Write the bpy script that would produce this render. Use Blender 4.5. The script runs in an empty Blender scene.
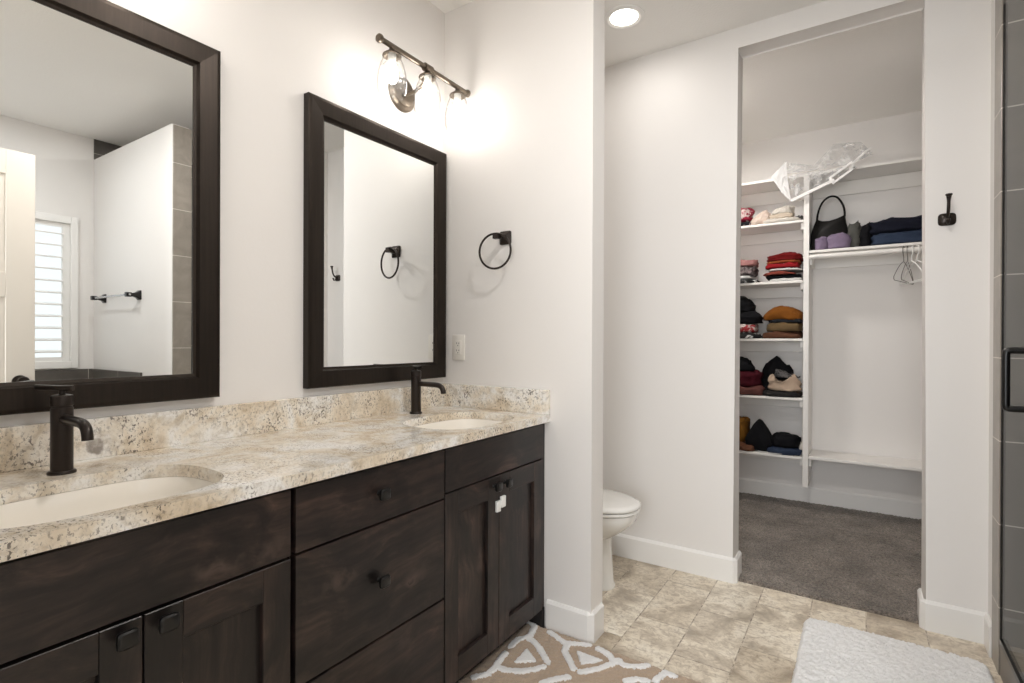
import bpy, bmesh, math, random
from mathutils import Vector, Matrix, noise

S = bpy.context.scene
C = S.collection
R = math.radians
random.seed(7)

# ------------------------------------------------------------------ camera, world, exposure
CAM = Vector((1.687, 0.0, 1.22))
YAW, PITCH, ROLL, FPX = 0.5843, -0.0020, 0.0037, 528.15
fw = Vector((-math.sin(YAW), math.cos(YAW), 0)); rt = Vector((math.cos(YAW), math.sin(YAW), 0)); up = Vector((0, 0, 1))
fw, up = fw * math.cos(PITCH) + up * math.sin(PITCH), up * math.cos(PITCH) - fw * math.sin(PITCH)
rt, up = rt * math.cos(ROLL) + up * math.sin(ROLL), up * math.cos(ROLL) - rt * math.sin(ROLL)
cam = bpy.data.cameras.new('camera'); cam.sensor_width = 36; cam.lens = 36 * FPX / 1024; cam.clip_start = .02
camo = bpy.data.objects.new('camera', cam); C.objects.link(camo)
camo.matrix_world = Matrix(((rt.x, up.x, -fw.x, CAM.x), (rt.y, up.y, -fw.y, CAM.y), (rt.z, up.z, -fw.z, CAM.z), (0, 0, 0, 1)))
S.camera = camo

W = bpy.data.worlds.new('world'); S.world = W; W.use_nodes = True
bg = W.node_tree.nodes['Background']; bg.inputs[0].default_value = (.955, .98, 1.0, 1); bg.inputs[1].default_value = .95
S.view_settings.view_transform = 'Standard'; S.view_settings.look = 'None'; S.view_settings.gamma = 1
S.view_settings.use_curve_mapping = False
S.view_settings.exposure = 0.33
S.cycles.max_bounces = 10; S.cycles.diffuse_bounces = 6; S.cycles.transparent_max_bounces = 16
S.cycles.caustics_reflective = False; S.cycles.caustics_refractive = False
S.cycles.sample_clamp_indirect = 6

def lamp(name, loc, power, size, col, rot=(0, 0, 0), shape='DISK', sy=None):
    l = bpy.data.lights.new(name, 'AREA'); l.shape = shape; l.size = size; l.energy = power; l.color = col
    if sy: l.size_y = sy
    o = bpy.data.objects.new(name, l); C.objects.link(o); o.location = loc; o.rotation_euler = rot
    return o
# daylight enters by the window and by the doorway behind the camera: portals guide the sky light through them
for nm, loc, sx_, sy_, rot in (('window_portal', (3.56, 1.075, 1.575), 1.05, .91, (0, R(90), 0)), ('doorway_portal', (1.497, -.05, 1.10), .91, 2.2, (R(90), 0, 0))):
    p_ = lamp(nm, loc, 1, sx_, (1, 1, 1), rot, 'RECTANGLE', sy_); p_.data.cycles.is_portal = True
WARM = (1, .955, .91)
# added soft fill lamp behind the doorway; no window is built there
lamp('doorway_fill_light', (1.6, -2.35, 1.45), 70, 1.7, (.94, .97, 1), (R(90), 0, 0), 'RECTANGLE', 1.5)
# recessed ceiling downlights (each sits in the lens of the fixture built below); all but the first are added fill
DOWN = [(.715, 2.45, 1.6, WARM), (1.45, 1.15, 14, WARM), (2.55, .75, 9, (.95, .98, 1)), (2.75, 2.2, 7, WARM)]
for x, y, w, c in DOWN:
    lamp('downlight_lamp', (x, y, 2.786), w, .13, c)
lamp('closet_lamp', (.85, 3.62, 2.70), 9.5, .22, WARM)

# ------------------------------------------------------------------ dimensions
Y1, YP = 1.951, 2.064            # end wall of the vanity: front and back face
PX = .78                         # its free end
Y2, Y2B = 2.844, 2.964           # closet wall
A, B, EX = 1.1566, 1.9134, 2.119 # closet opening, end of the column
HO, HC = 2.704, 2.80
HB = .125                        # baseboard height
D, H, TH = .593, .908, .03       # counter depth, height, thickness
YB = 4.55                        # closet back wall
YS = .10                         # south wall (with the doorway the camera stands in)
XR = 3.42                        # window wall
YW0, YW1 = 1.66, 1.78            # wing wall of the shower
YT = 2.61                        # tiled back wall of the shower

# ------------------------------------------------------------------ material helpers
def mat(name, col=(.8, .8, .8), rough=.5, metal=0., **k):
    m = bpy.data.materials.new(name); m.use_nodes = True
    b = m.node_tree.nodes['Principled BSDF']
    b.inputs['Base Color'].default_value = (*col, 1); b.inputs['Roughness'].default_value = rough; b.inputs['Metallic'].default_value = metal
    for kk, v in k.items():
        b.inputs[kk].default_value = v
    return m
def nd(m, t, **props):
    n = m.node_tree.nodes.new(t)
    for k, v in props.items(): setattr(n, k, v)
    return n
def lk(m, a, b): m.node_tree.links.new(a, b)
def bsdf(m): return m.node_tree.nodes['Principled BSDF']
def coords(m, scale=(1, 1, 1), rand=False, rot=(0, 0, 0), loc=(0, 0, 0), space='Object'):
    tc = nd(m, 'ShaderNodeTexCoord'); mp = nd(m, 'ShaderNodeMapping')
    mp.inputs['Scale'].default_value = scale; mp.inputs['Rotation'].default_value = rot; mp.inputs['Location'].default_value = loc
    src = tc.outputs[space]
    if space == 'World':
        pass
    if rand:
        oi = nd(m, 'ShaderNodeObjectInfo'); mu = nd(m, 'ShaderNodeMath', operation='MULTIPLY'); mu.inputs[1].default_value = 37.
        lk(m, oi.outputs['Random'], mu.inputs[0])
        ad = nd(m, 'ShaderNodeVectorMath', operation='ADD'); lk(m, src, ad.inputs[0]); lk(m, mu.outputs[0], ad.inputs[1]); src = ad.outputs[0]
    lk(m, src, mp.inputs['Vector'])
    return mp.outputs[0]
def geo_coords(m, scale=(1, 1, 1), rot=(0, 0, 0), loc=(0, 0, 0)):
    g = nd(m, 'ShaderNodeNewGeometry'); mp = nd(m, 'ShaderNodeMapping')
    mp.inputs['Scale'].default_value = scale; mp.inputs['Rotation'].default_value = rot; mp.inputs['Location'].default_value = loc
    lk(m, g.outputs['Position'], mp.inputs['Vector']); return mp.outputs[0]
def nz(m, vec, scale, detail=4, rough=.55, dist=0.):
    n = nd(m, 'ShaderNodeTexNoise'); n.inputs['Scale'].default_value = scale; n.inputs['Detail'].default_value = detail
    n.inputs['Roughness'].default_value = rough; n.inputs['Distortion'].default_value = dist
    if vec: lk(m, vec, n.inputs['Vector'])
    return n.outputs['Fac']
def ramp(m, fac, stops, interp='LINEAR'):
    r = nd(m, 'ShaderNodeValToRGB'); r.color_ramp.interpolation = interp
    el = r.color_ramp.elements
    while len(el) > 2: el.remove(el[-1])
    for i, (p, c) in enumerate(stops):
        e = el[i] if i < 2 else el.new(p)
        e.position = p; e.color = (*c, 1) if len(c) == 3 else c
    lk(m, fac, r.inputs[0]); return r.outputs[0]
def mix(m, fac, a, b, mode='MIX'):
    n = nd(m, 'ShaderNodeMix', data_type='RGBA', blend_type=mode)
    for s, v in ((n.inputs[0], fac), (n.inputs[6], a), (n.inputs[7], b)):
        if isinstance(v, (int, float)): s.default_value = v
        elif isinstance(v, tuple): s.default_value = (*v, 1)
        else: lk(m, v, s)
    return n.outputs[2]
def bump(m, h, strength=.2, dist=.01):
    b = nd(m, 'ShaderNodeBump'); b.inputs['Strength'].default_value = strength; b.inputs['Distance'].default_value = dist
    lk(m, h, b.inputs['Height']); lk(m, b.outputs[0], bsdf(m).inputs['Normal'])
def setcol(m, sock): lk(m, sock, bsdf(m).inputs['Base Color'])

M = {}
def paint(name, col, rough=.55, bs=.08):
    m = mat(name, col, rough); v = geo_coords(m)
    n = nz(m, v, 90, 3); setcol(m, mix(m, nz(m, v, 3, 2), tuple(c * .985 for c in col), col)); bump(m, n, bs, .003); return m
M['wall'] = paint('wall_paint', (.80, .778, .757), .5)
M['ceil'] = paint('ceiling_paint', (.87, .855, .83), .8, .5)
M['trimw'] = paint('white_trim_paint', (.84, .83, .81), .32, .02)
M['doorp'] = paint('door_paint', (.80, .745, .67), .38, .03)
M['shelf'] = paint('white_shelf_melamine', (.83, .81, .78), .35, .02)

def granite():
    m = mat('granite', rough=.12); v = geo_coords(m)
    big = nz(m, v, 5.5, 5, .6, .7)
    base = ramp(m, big, [(.34, (.66, .56, .43)), (.45, (.75, .67, .555)), (.53, (.80, .755, .68)), (.58, (.83, .81, .775)), (.72, (.85, .84, .82))])
    cl = nz(m, v, 26, 5, .65, .5)
    base = mix(m, 1., base, ramp(m, cl, [(.32, (.74, .70, .64)), (.50, (1, 1, 1)), (.7, (1.06, 1.07, 1.08))]), 'MULTIPLY')
    vein = nz(m, geo_coords(m, (1, .45, 1), (0, 0, .5)), 14, 6, .62, 1.4)
    base = mix(m, ramp(m, vein, [(.60, (0, 0, 0)), (.72, (.6, .6, .6))]), base, (.44, .34, .25))
    msk = ramp(m, nz(m, v, 9, 4, .6), [(.40, (.10, .10, .10)), (.62, (1, 1, 1))])
    sp1 = ramp(m, nz(m, geo_coords(m, (1, 1, .7)), 165, 3, .6, .3), [(.555, (0, 0, 0)), (.60, (1, 1, 1))])
    sp2 = ramp(m, nz(m, geo_coords(m, loc=(3, 1, 7)), 125, 3, .6, .4), [(.55, (0, 0, 0)), (.66, (1, 1, 1))])
    base = mix(m, mix(m, 1., sp2, (.42, .42, .42), 'MULTIPLY'), base, (.42, .37, .32))
    base = mix(m, mix(m, 1., mix(m, 1., sp1, msk, 'MULTIPLY'), (.88, .88, .88), 'MULTIPLY'), base, ramp(m, nz(m, v, 40, 2), [(.42, (.035, .028, .026)), (.62, (.17, .145, .13))]))
    # one grey mineral inclusion in the backsplash
    g = nd(m, 'ShaderNodeNewGeometry'); ds = nd(m, 'ShaderNodeVectorMath', operation='DISTANCE'); lk(m, g.outputs['Position'], ds.inputs[0])
    ds.inputs[1].default_value = (.02, .552, .938)
    ad = nd(m, 'ShaderNodeMath', operation='MULTIPLY_ADD'); lk(m, nz(m, v, 30, 3), ad.inputs[0]); ad.inputs[1].default_value = .035; lk(m, ds.outputs['Value'], ad.inputs[2])
    base = mix(m, ramp(m, ad.outputs[0], [(.034, (.85, .85, .85)), (.040, (0, 0, 0))]), base, ramp(m, nz(m, v, 60, 3), [(.4, (.22, .19, .17)), (.65, (.46, .42, .38))]))
    setcol(m, base); return m
M['granite'] = granite()

def wood(name, axis):
    m = mat(name, rough=.40)
    w = coords(m, (1, 1, 1), rand=True)
    warp = nz(m, w, 2.4, 3, .5)
    def stretched(along, across, k):
        sc = [across] * 3; sc[axis] = along
        ad = nd(m, 'ShaderNodeVectorMath', operation='MULTIPLY_ADD'); lk(m, warp, ad.inputs[0]); ad.inputs[1].default_value = (k, k, k); lk(m, coords(m, tuple(sc), rand=True), ad.inputs[2])
        return ad.outputs[0]
    fine = nz(m, stretched(1.6, 26., 3.), 2.4, 6, .65, .3)
    band = nz(m, stretched(.7, 5.5, 1.6), 2.2, 5, .6, .5)
    broad = nz(m, w, 3.4, 4, .55, 1.)
    a = ramp(m, band, [(.32, (.0055, .0044, .0042)), (.45, (.0145, .0108, .0096)), (.56, (.025, .0180, .0150)), (.70, (.055, .038, .030))])
    a = mix(m, 1., a, ramp(m, fine, [(.34, (.42, .42, .43)), (.52, (1, 1, 1)), (.70, (1.7, 1.62, 1.55))]), 'MULTIPLY')
    b = mix(m, 1., a, ramp(m, broad, [(.34, (.70, .71, .73)), (.70, (1.5, 1.42, 1.36))]), 'MULTIPLY')
    sk = [2.8] * 3; sk[axis] = 1.5
    vo = nd(m, 'ShaderNodeTexVoronoi'); vo.inputs['Scale'].default_value = 2.0
    dn = nd(m, 'ShaderNodeVectorMath', operation='MULTIPLY_ADD'); lk(m, nz(m, w, 16, 3), dn.inputs[0]); dn.inputs[1].default_value = (.25, .25, .25); lk(m, coords(m, tuple(sk), rand=True), dn.inputs[2]); lk(m, dn.outputs[0], vo.inputs['Vector'])
    kn = ramp(m, vo.outputs['Distance'], [(.02, (.1, .1, .1)), (.06, (.9, .9, .9)), (.12, (.45, .45, .45)), (.19, (0, 0, 0))])
    b = mix(m, mix(m, 1., kn, (.85, .85, .85), 'MULTIPLY'), b, (.085, .062, .050))
    setcol(m, mix(m, 1., b, (.92, .83, .84), 'MULTIPLY')); bump(m, fine, .05, .003)
    return m
M['woodh'] = wood('dark_alder_horizontal', 1)
M['woodv'] = wood('dark_alder_vertical', 2)
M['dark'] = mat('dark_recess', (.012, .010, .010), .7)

def floor_tile():
    m = mat('stone_look_vinyl', rough=.33)
    v = geo_coords(m)
    bv = geo_coords(m, rot=(0, 0, R(-90)), loc=(-.035, 0, 0))
    g = nd(m, 'ShaderNodeNewGeometry'); sp = nd(m, 'ShaderNodeSeparateXYZ'); cb = nd(m, 'ShaderNodeCombineXYZ'); lk(m, g.outputs['Position'], sp.inputs[0])
    ax = nd(m, 'ShaderNodeMath', operation='ADD'); ax.inputs[1].default_value = -.03 + .21 * 20; lk(m, sp.outputs['X'], ax.inputs[0])
    ay = nd(m, 'ShaderNodeMath', operation='ADD'); ay.inputs[1].default_value = -2.475 + .41 * 20; lk(m, sp.outputs['Y'], ay.inputs[0])
    lk(m, ay.outputs[0], cb.inputs[0]); lk(m, ax.outputs[0], cb.inputs[1])
    def brick(c1, c2, mo, ms):
        b = nd(m, 'ShaderNodeTexBrick'); b.offset = .5; b.squash = 1
        b.inputs['Scale'].default_value = 1; b.inputs['Mortar Size'].default_value = ms; b.inputs['Mortar Smooth'].default_value = .3; b.inputs['Bias'].default_value = 0
        b.inputs['Brick Width'].default_value = .41; b.inputs['Row Height'].default_value = .21
        for s, c in (('Color1', c1), ('Color2', c2), ('Mortar', mo)): b.inputs[s].default_value = (*c, 1)
        lk(m, cb.outputs[0], b.inputs['Vector']); return b
    br = brick((0, 0, 0), (1, 1, 1), (.5, .5, .5), .003)
    # each tile shifts the pattern so neighbours do not run on
    off = nd(m, 'ShaderNodeVectorMath', operation='MULTIPLY_ADD'); lk(m, br.outputs['Color'], off.inputs[0]); off.inputs[1].default_value = (7, 5, 3); lk(m, v, off.inputs[2])
    n1 = nz(m, off.outputs[0], 5.5, 6, .62, .5)
    n2 = nz(m, off.outputs[0], 38, 7, .72, .9)
    c = ramp(m, n1, [(.32, (.36, .31, .25)), (.42, (.54, .475, .39)), (.52, (.73, .665, .56)), (.70, (.82, .775, .69))])
    c = mix(m, ramp(m, n2, [(.47, (0, 0, 0)), (.66, (.85, .85, .85))]), c, (.37, .305, .235))
    c = mix(m, .85, c, mix(m, 1., c, ramp(m, br.outputs['Color'], [(0., (.66, .61, .55)), (.5, (1, .97, .92)), (1., (1.16, 1.17, 1.17))]), 'MULTIPLY'))
    st = nz(m, mapping_scale(m, off.outputs[0], (22, 70, 22)), 1., 4, .65)
    c = mix(m, ramp(m, st, [(.55, (0, 0, 0)), (.68, (.65, .65, .65))]), c, (.36, .29, .22))
    jag = ramp(m, nz(m, v, 40, 3), [(.42, (.05, .05, .05)), (.62, (1, 1, 1))])
    c = mix(m, mix(m, 1., br.outputs['Fac'], jag, 'MULTIPLY'), c, (.22, .18, .14))
    setcol(m, c); bump(m, n2, .12, .004)
    return m
def mapping_scale(m, vec, sc):
    mp = nd(m, 'ShaderNodeMapping'); mp.inputs['Scale'].default_value = sc; lk(m, vec, mp.inputs['Vector']); return mp.outputs[0]
M['floor'] = floor_tile()

def wall_tile(name, axis, c1, c2, grout, z0=.247, w=.61, u0=0.):
    """large format tile on a vertical face; axis = the horizontal world axis the courses run along"""
    m = mat(name, rough=.35)
    g = nd(m, 'ShaderNodeNewGeometry'); sp = nd(m, 'ShaderNodeSeparateXYZ'); cb = nd(m, 'ShaderNodeCombineXYZ'); lk(m, g.outputs['Position'], sp.inputs[0])
    au = nd(m, 'ShaderNodeMath', operation='ADD'); au.inputs[1].default_value = 20 * w - u0; lk(m, sp.outputs[axis], au.inputs[0])
    az = nd(m, 'ShaderNodeMath', operation='ADD'); az.inputs[1].default_value = 20 * .305 - z0; lk(m, sp.outputs['Z'], az.inputs[0])
    lk(m, au.outputs[0], cb.inputs[0]); lk(m, az.outputs[0], cb.inputs[1])
    b = nd(m, 'ShaderNodeTexBrick'); b.offset = .5
    b.inputs['Scale'].default_value = 1; b.inputs['Mortar Size'].default_value = .0022; b.inputs['Mortar Smooth'].default_value = .1
    b.inputs['Brick Width'].default_value = w; b.inputs['Row Height'].default_value = .305
    for s, c in (('Color1', c1), ('Color2', c2), ('Mortar', grout)): b.inputs[s].default_value = (*c, 1)
    lk(m, cb.outputs[0], b.inputs['Vector'])
    n = nz(m, geo_coords(m), 9, 6, .6, .8)
    setcol(m, mix(m, .6, b.outputs['Color'], mix(m, 1., b.outputs['Color'], ramp(m, n, [(.3, (.75, .75, .75)), (.7, (1.3, 1.28, 1.25))]), 'MULTIPLY')))
    inv = nd(m, 'ShaderNodeMath', operation='SUBTRACT'); inv.inputs[0].default_value = 1; lk(m, b.outputs['Fac'], inv.inputs[1])
    bump(m, inv.outputs[0], .3, .003)
    return m
TC1, TC2, TG = (.088, .079, .071), (.103, .093, .083), (.45, .42, .38)
M['tilex'] = wall_tile('shower_tile_x', 'X', TC1, TC2, TG, u0=.18)
M['tiley_lit'] = wall_tile('shower_tile_y_lit', 'Y', (.26, .235, .205), (.29, .262, .23), (.60, .56, .50), w=.9, u0=.5)  # same tile in a lighter tone: light from the vanity side painted in
M['tiley_lit2'] = wall_tile('shower_tile_side', 'Y', TC1, TC2, TG, u0=.1)
M['curb'] = mat('curb_tile', (.17, .15, .13), .4)

def metal(name, col, rough=.35, met=1., n=.03):
    m = mat(name, col, rough, met); v = coords(m, rand=True); setcol(m, mix(m, nz(m, v, 60, 3), tuple(c * .8 for c in col), col)); return m
M['bronze'] = metal('oil_rubbed_bronze', (.030, .022, .018), .30, .55)
M['black'] = metal('matte_black_metal', (.008, .0075, .0075), .28, .2)
M['fixture'] = metal('antique_nickel', (.20, .165, .13), .30, .9)
M['steel'] = metal('brushed_steel', (.55, .55, .55), .25, 1.)
M['chrome'] = metal('chrome', (.8, .8, .8), .08, 1.)
m = mat('mirror_frame_finish', (.075, .056, .043), .36, .8)
v = coords(m, (40, 40, 1.5)); n = nz(m, v, 3, 4); setcol(m, mix(m, n, (.020, .0160, .0135), (.042, .032, .025))); bump(m, n, .03, .002)
M['frame'] = m
M['mirror'] = mat('mirror_silver', (.93, .945, .94), .0, 1.)
M['ceramic'] = mat('white_vitreous_china', (.82, .81, .78), .08, **{'Coat Weight': .5})
M['sinkc'] = mat('biscuit_white_sink', (.86, .82, .75), .07, **{'Coat Weight': .5})
M['plast'] = mat('white_plastic', (.82, .82, .80), .3)
M['plast2'] = mat('almond_plastic', (.80, .77, .72), .35)
M['slot'] = mat('outlet_slot', (.05, .05, .05), .6)
def glass(name, col=(1, 1, 1), rough=.02, base=.03, ior=1.45, milk=0., edge=None):
    """thin clear sheet: straight-through light plus a fresnel reflection"""
    m = bpy.data.materials.new(name); m.use_nodes = True; nt = m.node_tree; nt.nodes.clear()
    out = nd(m, 'ShaderNodeOutputMaterial'); tr = nd(m, 'ShaderNodeBsdfTransparent'); gl = nd(m, 'ShaderNodeBsdfGlossy'); fr = nd(m, 'ShaderNodeFresnel'); mx = nd(m, 'ShaderNodeMixShader')
    tr.inputs[0].default_value = (*col, 1); gl.inputs['Roughness'].default_value = rough; fr.inputs[0].default_value = ior
    if edge:   # the wall of the glass looks thicker towards its outline
        lw = nd(m, 'ShaderNodeLayerWeight'); lw.inputs[0].default_value = .5
        lk(m, ramp(m, lw.outputs['Facing'], [(.45, col), (.97, edge)]), tr.inputs[0])
    ge = nd(m, 'ShaderNodeNewGeometry'); iv = nd(m, 'ShaderNodeMath', operation='SUBTRACT'); iv.inputs[0].default_value = 1; lk(m, ge.outputs['Backfacing'], iv.inputs[1])
    mu = nd(m, 'ShaderNodeMath', operation='MULTIPLY'); lk(m, fr.outputs[0], mu.inputs[0]); lk(m, iv.outputs[0], mu.inputs[1])   # no inner total reflection in a thin sheet
    lk(m, mu.outputs[0], mx.inputs[0]); lk(m, tr.outputs[0], mx.inputs[1]); lk(m, gl.outputs[0], mx.inputs[2]); last = mx.outputs[0]
    if milk:
        df = nd(m, 'ShaderNodeBsdfDiffuse'); df.inputs[0].default_value = (.85, .85, .85, 1); m2 = nd(m, 'ShaderNodeMixShader')
        if isinstance(milk, tuple):
            n = nz(m, coords(m), milk[0], 4, .6, .5); f = ramp(m, n, [(milk[1], (milk[3],) * 3), (milk[2], (milk[4],) * 3)]); lk(m, f, m2.inputs[0])
        else: m2.inputs[0].default_value = milk
        lk(m, last, m2.inputs[1]); lk(m, df.outputs[0], m2.inputs[2]); last = m2.outputs[0]
    lk(m, last, out.inputs[0]); return m
M['glass'] = glass('clear_shower_glass', (.985, .99, .985), ior=1.10)
M['pane'] = glass('window_glass', (.97, .98, .98))
M['shade'] = glass('seeded_glass', (.985, .98, .97), .05, ior=1.35, milk=(70., .58, .70, .03, .40), edge=(.52, .49, .46))
M['film'] = glass('clear_plastic_film', (.95, .95, .95), .12, ior=1.5, milk=(14., .45, .7, .10, .45))
M['film2'] = mat('white_plastic_trim', (.82, .81, .80), .25)
def emit(name, col, st):
    m = mat(name, (.9, .9, .9), .4); b = bsdf(m); b.inputs['Emission Color'].default_value = (*col, 1); b.inputs['Emission Strength'].default_value = st; return m
M['bulb'] = emit('lit_bulb', (1, .95, .89), 26)
M['lens'] = emit('lit_downlight_lens', (1, .93, .83), 7)
M['dome'] = emit('lit_dome', (1, .93, .83), 5)
def cloth(name, col, col2=None, sc=120, rough=.9, pat=None):
    m = mat(name, col, rough, **{'Specular IOR Level': .2}); v = coords(m, rand=True)
    col = tuple(c * .82 for c in col); c2 = tuple(c * .78 for c in (col2 or col))
    if pat: c = ramp(m, nz(m, v, pat[0], 2, .5, 1.), [(pat[1] - .02, col), (pat[1] + .02, c2)])
    else: c = mix(m, nz(m, v, 22, 4), c2, col)
    setcol(m, c); bump(m, nz(m, v, sc, 2), .3, .002); return m

# ------------------------------------------------------------------ mesh helpers
def box(bm, x0, x1, y0, y1, z0, z1, bev=0., seg=2, edges=None):
    vs = [bm.verts.new(p) for p in ((x0, y0, z0), (x1, y0, z0), (x1, y1, z0), (x0, y1, z0), (x0, y0, z1), (x1, y0, z1), (x1, y1, z1), (x0, y1, z1))]
    fs = [bm.faces.new([vs[i] for i in f]) for f in ((3, 2, 1, 0), (4, 5, 6, 7), (0, 1, 5, 4), (1, 2, 6, 5), (2, 3, 7, 6), (3, 0, 4, 7))]
    if bev:
        es = list({e for f in fs for e in f.edges})
        if edges: es = [e for e in es if edges(e)]
        bmesh.ops.bevel(bm, geom=es, offset=bev, segments=seg, profile=.5, affect='EDGES')
    return bm
def ring_mesh(bm, rings, cap0=True, cap1=True, closed=True):
    """rings: list of lists of points (same length)"""
    R_ = [[bm.verts.new(p) for p in r] for r in rings]
    n = len(R_[0])
    for a, b in zip(R_, R_[1:]):
        for i in range(n if closed else n - 1):
            bm.faces.new((a[i], a[(i + 1) % n], b[(i + 1) % n], b[i]))
    if cap0: bm.faces.new(list(reversed(R_[0])))
    if cap1: bm.faces.new(R_[-1])
    return R_
def lathe(bm, c, prof, axis='Z', n=32, cap0=True, cap1=True):
    """prof: list of (radius, height)"""
    rings = []
    for r, h in prof:
        ring = []
        for i in range(n):
            a = 2 * math.pi * i / n; p, q = r * math.cos(a), r * math.sin(a)
            v = {'Z': (p, q, h), 'X': (h, p, q), 'Y': (q, h, p)}[axis]
            ring.append((c[0] + v[0], c[1] + v[1], c[2] + v[2]))
        rings.append(ring)
    ring_mesh(bm, rings, cap0, cap1)
def tube(bm, pts, r, n=12, closed=False, caps=True):
    pts = [Vector(p) for p in pts]; N = len(pts); rr = r if isinstance(r, (list, tuple)) else [r] * N
    rings = []; prev = None
    for i, p in enumerate(pts):
        if closed: t = (pts[(i + 1) % N] - pts[i - 1]).normalized()
        else: t = (pts[min(i + 1, N - 1)] - pts[max(i - 1, 0)]).normalized()
        if prev is None:
            a = Vector((0, 0, 1)) if abs(t.z) < .9 else Vector((1, 0, 0)); u = t.cross(a).normalized()
        else:
            u = (prev - t * prev.dot(t)).normalized()
        prev = u; w = t.cross(u)
        rings.append([p + (u * math.cos(2 * math.pi * k / n) + w * math.sin(2 * math.pi * k / n)) * rr[i] for k in range(n)])
    if closed: rings.append(rings[0]); V = ring_mesh(bm, rings, False, False); bmesh.ops.remove_doubles(bm, verts=bm.verts, dist=1e-6)
    else: ring_mesh(bm, rings, caps, caps)
def bez(p0, p1, p2, p3, n=12):
    P = [Vector(p) for p in (p0, p1, p2, p3)]
    return [P[0] * (1 - t) ** 3 + P[1] * 3 * t * (1 - t) ** 2 + P[2] * 3 * t * t * (1 - t) + P[3] * t ** 3 for t in (i / n for i in range(n + 1))]
def prism(bm, outline, a0, a1, axis='Y'):
    """outline: (u,w) pairs; extruded along axis"""
    def P(u, w, a): return {'Y': (u, a, w), 'X': (a, u, w), 'Z': (u, w, a)}[axis]
    ring_mesh(bm, [[P(u, w, a0) for u, w in outline], [P(u, w, a1) for u, w in outline]])
def superell(cx, cy, rx, ry, p=2.6, n=64):
    out = []
    for i in range(n):
        a = 2 * math.pi * i / n; c, s = math.cos(a), math.sin(a)
        out.append((cx + rx * math.copysign(abs(c) ** (2 / p), c), cy + ry * math.copysign(abs(s) ** (2 / p), s)))
    return out

def obj(name, bm, m, parent=None, origin=None, smooth=False, ang=35):
    bmesh.ops.recalc_face_normals(bm, faces=bm.faces)
    me = bpy.data.meshes.new(name); bm.to_mesh(me); bm.free()
    o = bpy.data.objects.new(name, me); C.objects.link(o)
    if m: me.materials.append(M[m] if isinstance(m, str) else m)
    if parent is not None:
        o.parent = parent; me.transform(Matrix.Translation(-WL[parent.name]) if True else None); WL[o.name] = WL[parent.name]
    else:
        og = Vector(origin) if origin is not None else Vector((0, 0, 0))
        me.transform(Matrix.Translation(-og)); o.location = og; WL[o.name] = og
    if smooth:
        me.polygons.foreach_set('use_smooth', [True] * len(me.polygons))
        if ang: me.set_sharp_from_angle(angle=R(ang))
    return o
WL = {}
def thing(name, label, cat, loc=(0, 0, 0), group=None):
    o = bpy.data.objects.new(name, None); C.objects.link(o); o.location = loc; o.empty_display_size = .05; WL[o.name] = Vector(loc)
    return tag(o, label, cat, group)
def tag(o, label, cat, group=None):
    o['label'] = label; o['category'] = cat
    if group: o['group'] = group
    return o
def struct(name, bm, m, parent=None, smooth=False, **k):
    o = obj(name, bm, m, parent, smooth=smooth, **k)
    if parent is None: o['kind'] = 'structure'
    return o
def B_(): return bmesh.new()
def copy_tree(o, parent=None):
    c = o.copy(); C.objects.link(c)
    if parent: c.parent = parent
    for ch in list(o.children): copy_tree(ch, c)
    return c

# ------------------------------------------------------------------ the room
bm = B_(); box(bm, -.12, XR + .12, -2.4, Y2B - .09, -.08, 0); struct('floor', bm, 'floor')
# closet carpet: dense pile
bm = B_(); nx, ny = 230, 180; x0, x1, y0, y1 = .45, 2.62, Y2 + .031, YB
g = [[None] * (ny + 1) for _ in range(nx + 1)]
for i in range(nx + 1):
    for j in range(ny + 1):
        x, y = x0 + (x1 - x0) * i / nx, y0 + (y1 - y0) * j / ny
        e = 0 if j == 0 else 1
        g[i][j] = bm.verts.new((x + random.uniform(-.004, .004), y + random.uniform(-.004, .004) * e, .012 * e + random.uniform(-.004, .004) * e + .003 * noise.noise((x * 6, y * 6, 0))))
for i in range(nx):
    for j in range(ny): bm.faces.new((g[i][j], g[i + 1][j], g[i + 1][j + 1], g[i][j + 1]))
m = mat('taupe_carpet', rough=.95, **{'Sheen Weight': .3}); v = geo_coords(m)
c = ramp(m, nz(m, v, 5, 4, .6), [(.35, (.115, .097, .082)), (.65, (.22, .19, .163))])
c = mix(m, ramp(m, nz(m, v, 110, 3, .7), [(.38, (0, 0, 0)), (.62, (1, 1, 1))]), mix(m, 1., c, (.50, .48, .46), 'MULTIPLY'), mix(m, 1., c, (1.65, 1.62, 1.58), 'MULTIPLY'))
setcol(m, c); bump(m, nz(m, v, 260, 3, .7), .8, .006); M['carpet'] = m
struct('floor_closet', bm, 'carpet', smooth=True, ang=None)
bm = B_(); box(bm, .45, 2.62, Y2B - .09, YB + .12, -.08, -.002); struct('floor_closet_base', bm, 'carpet')

bm = B_(); box(bm, -.12, XR + .12, YS - .12, YB + .12, HC, HC + .1); struct('ceiling', bm, 'ceil')
bm = B_(); box(bm, -.12, 0, YS - .12, YB + .12, 0, HC); struct('wall_left', bm, 'wall')
vert = lambda xs: (lambda e: abs(e.verts[0].co.z - e.verts[1].co.z) > .5 and any(abs(e.verts[0].co.x - x) < 1e-4 for x in xs))
bm = B_(); box(bm, 0, PX + .003, Y1, YP, 0, HC, .010, 4, vert([PX])); struct('wall_partition', bm, 'wall', smooth=True)
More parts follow.
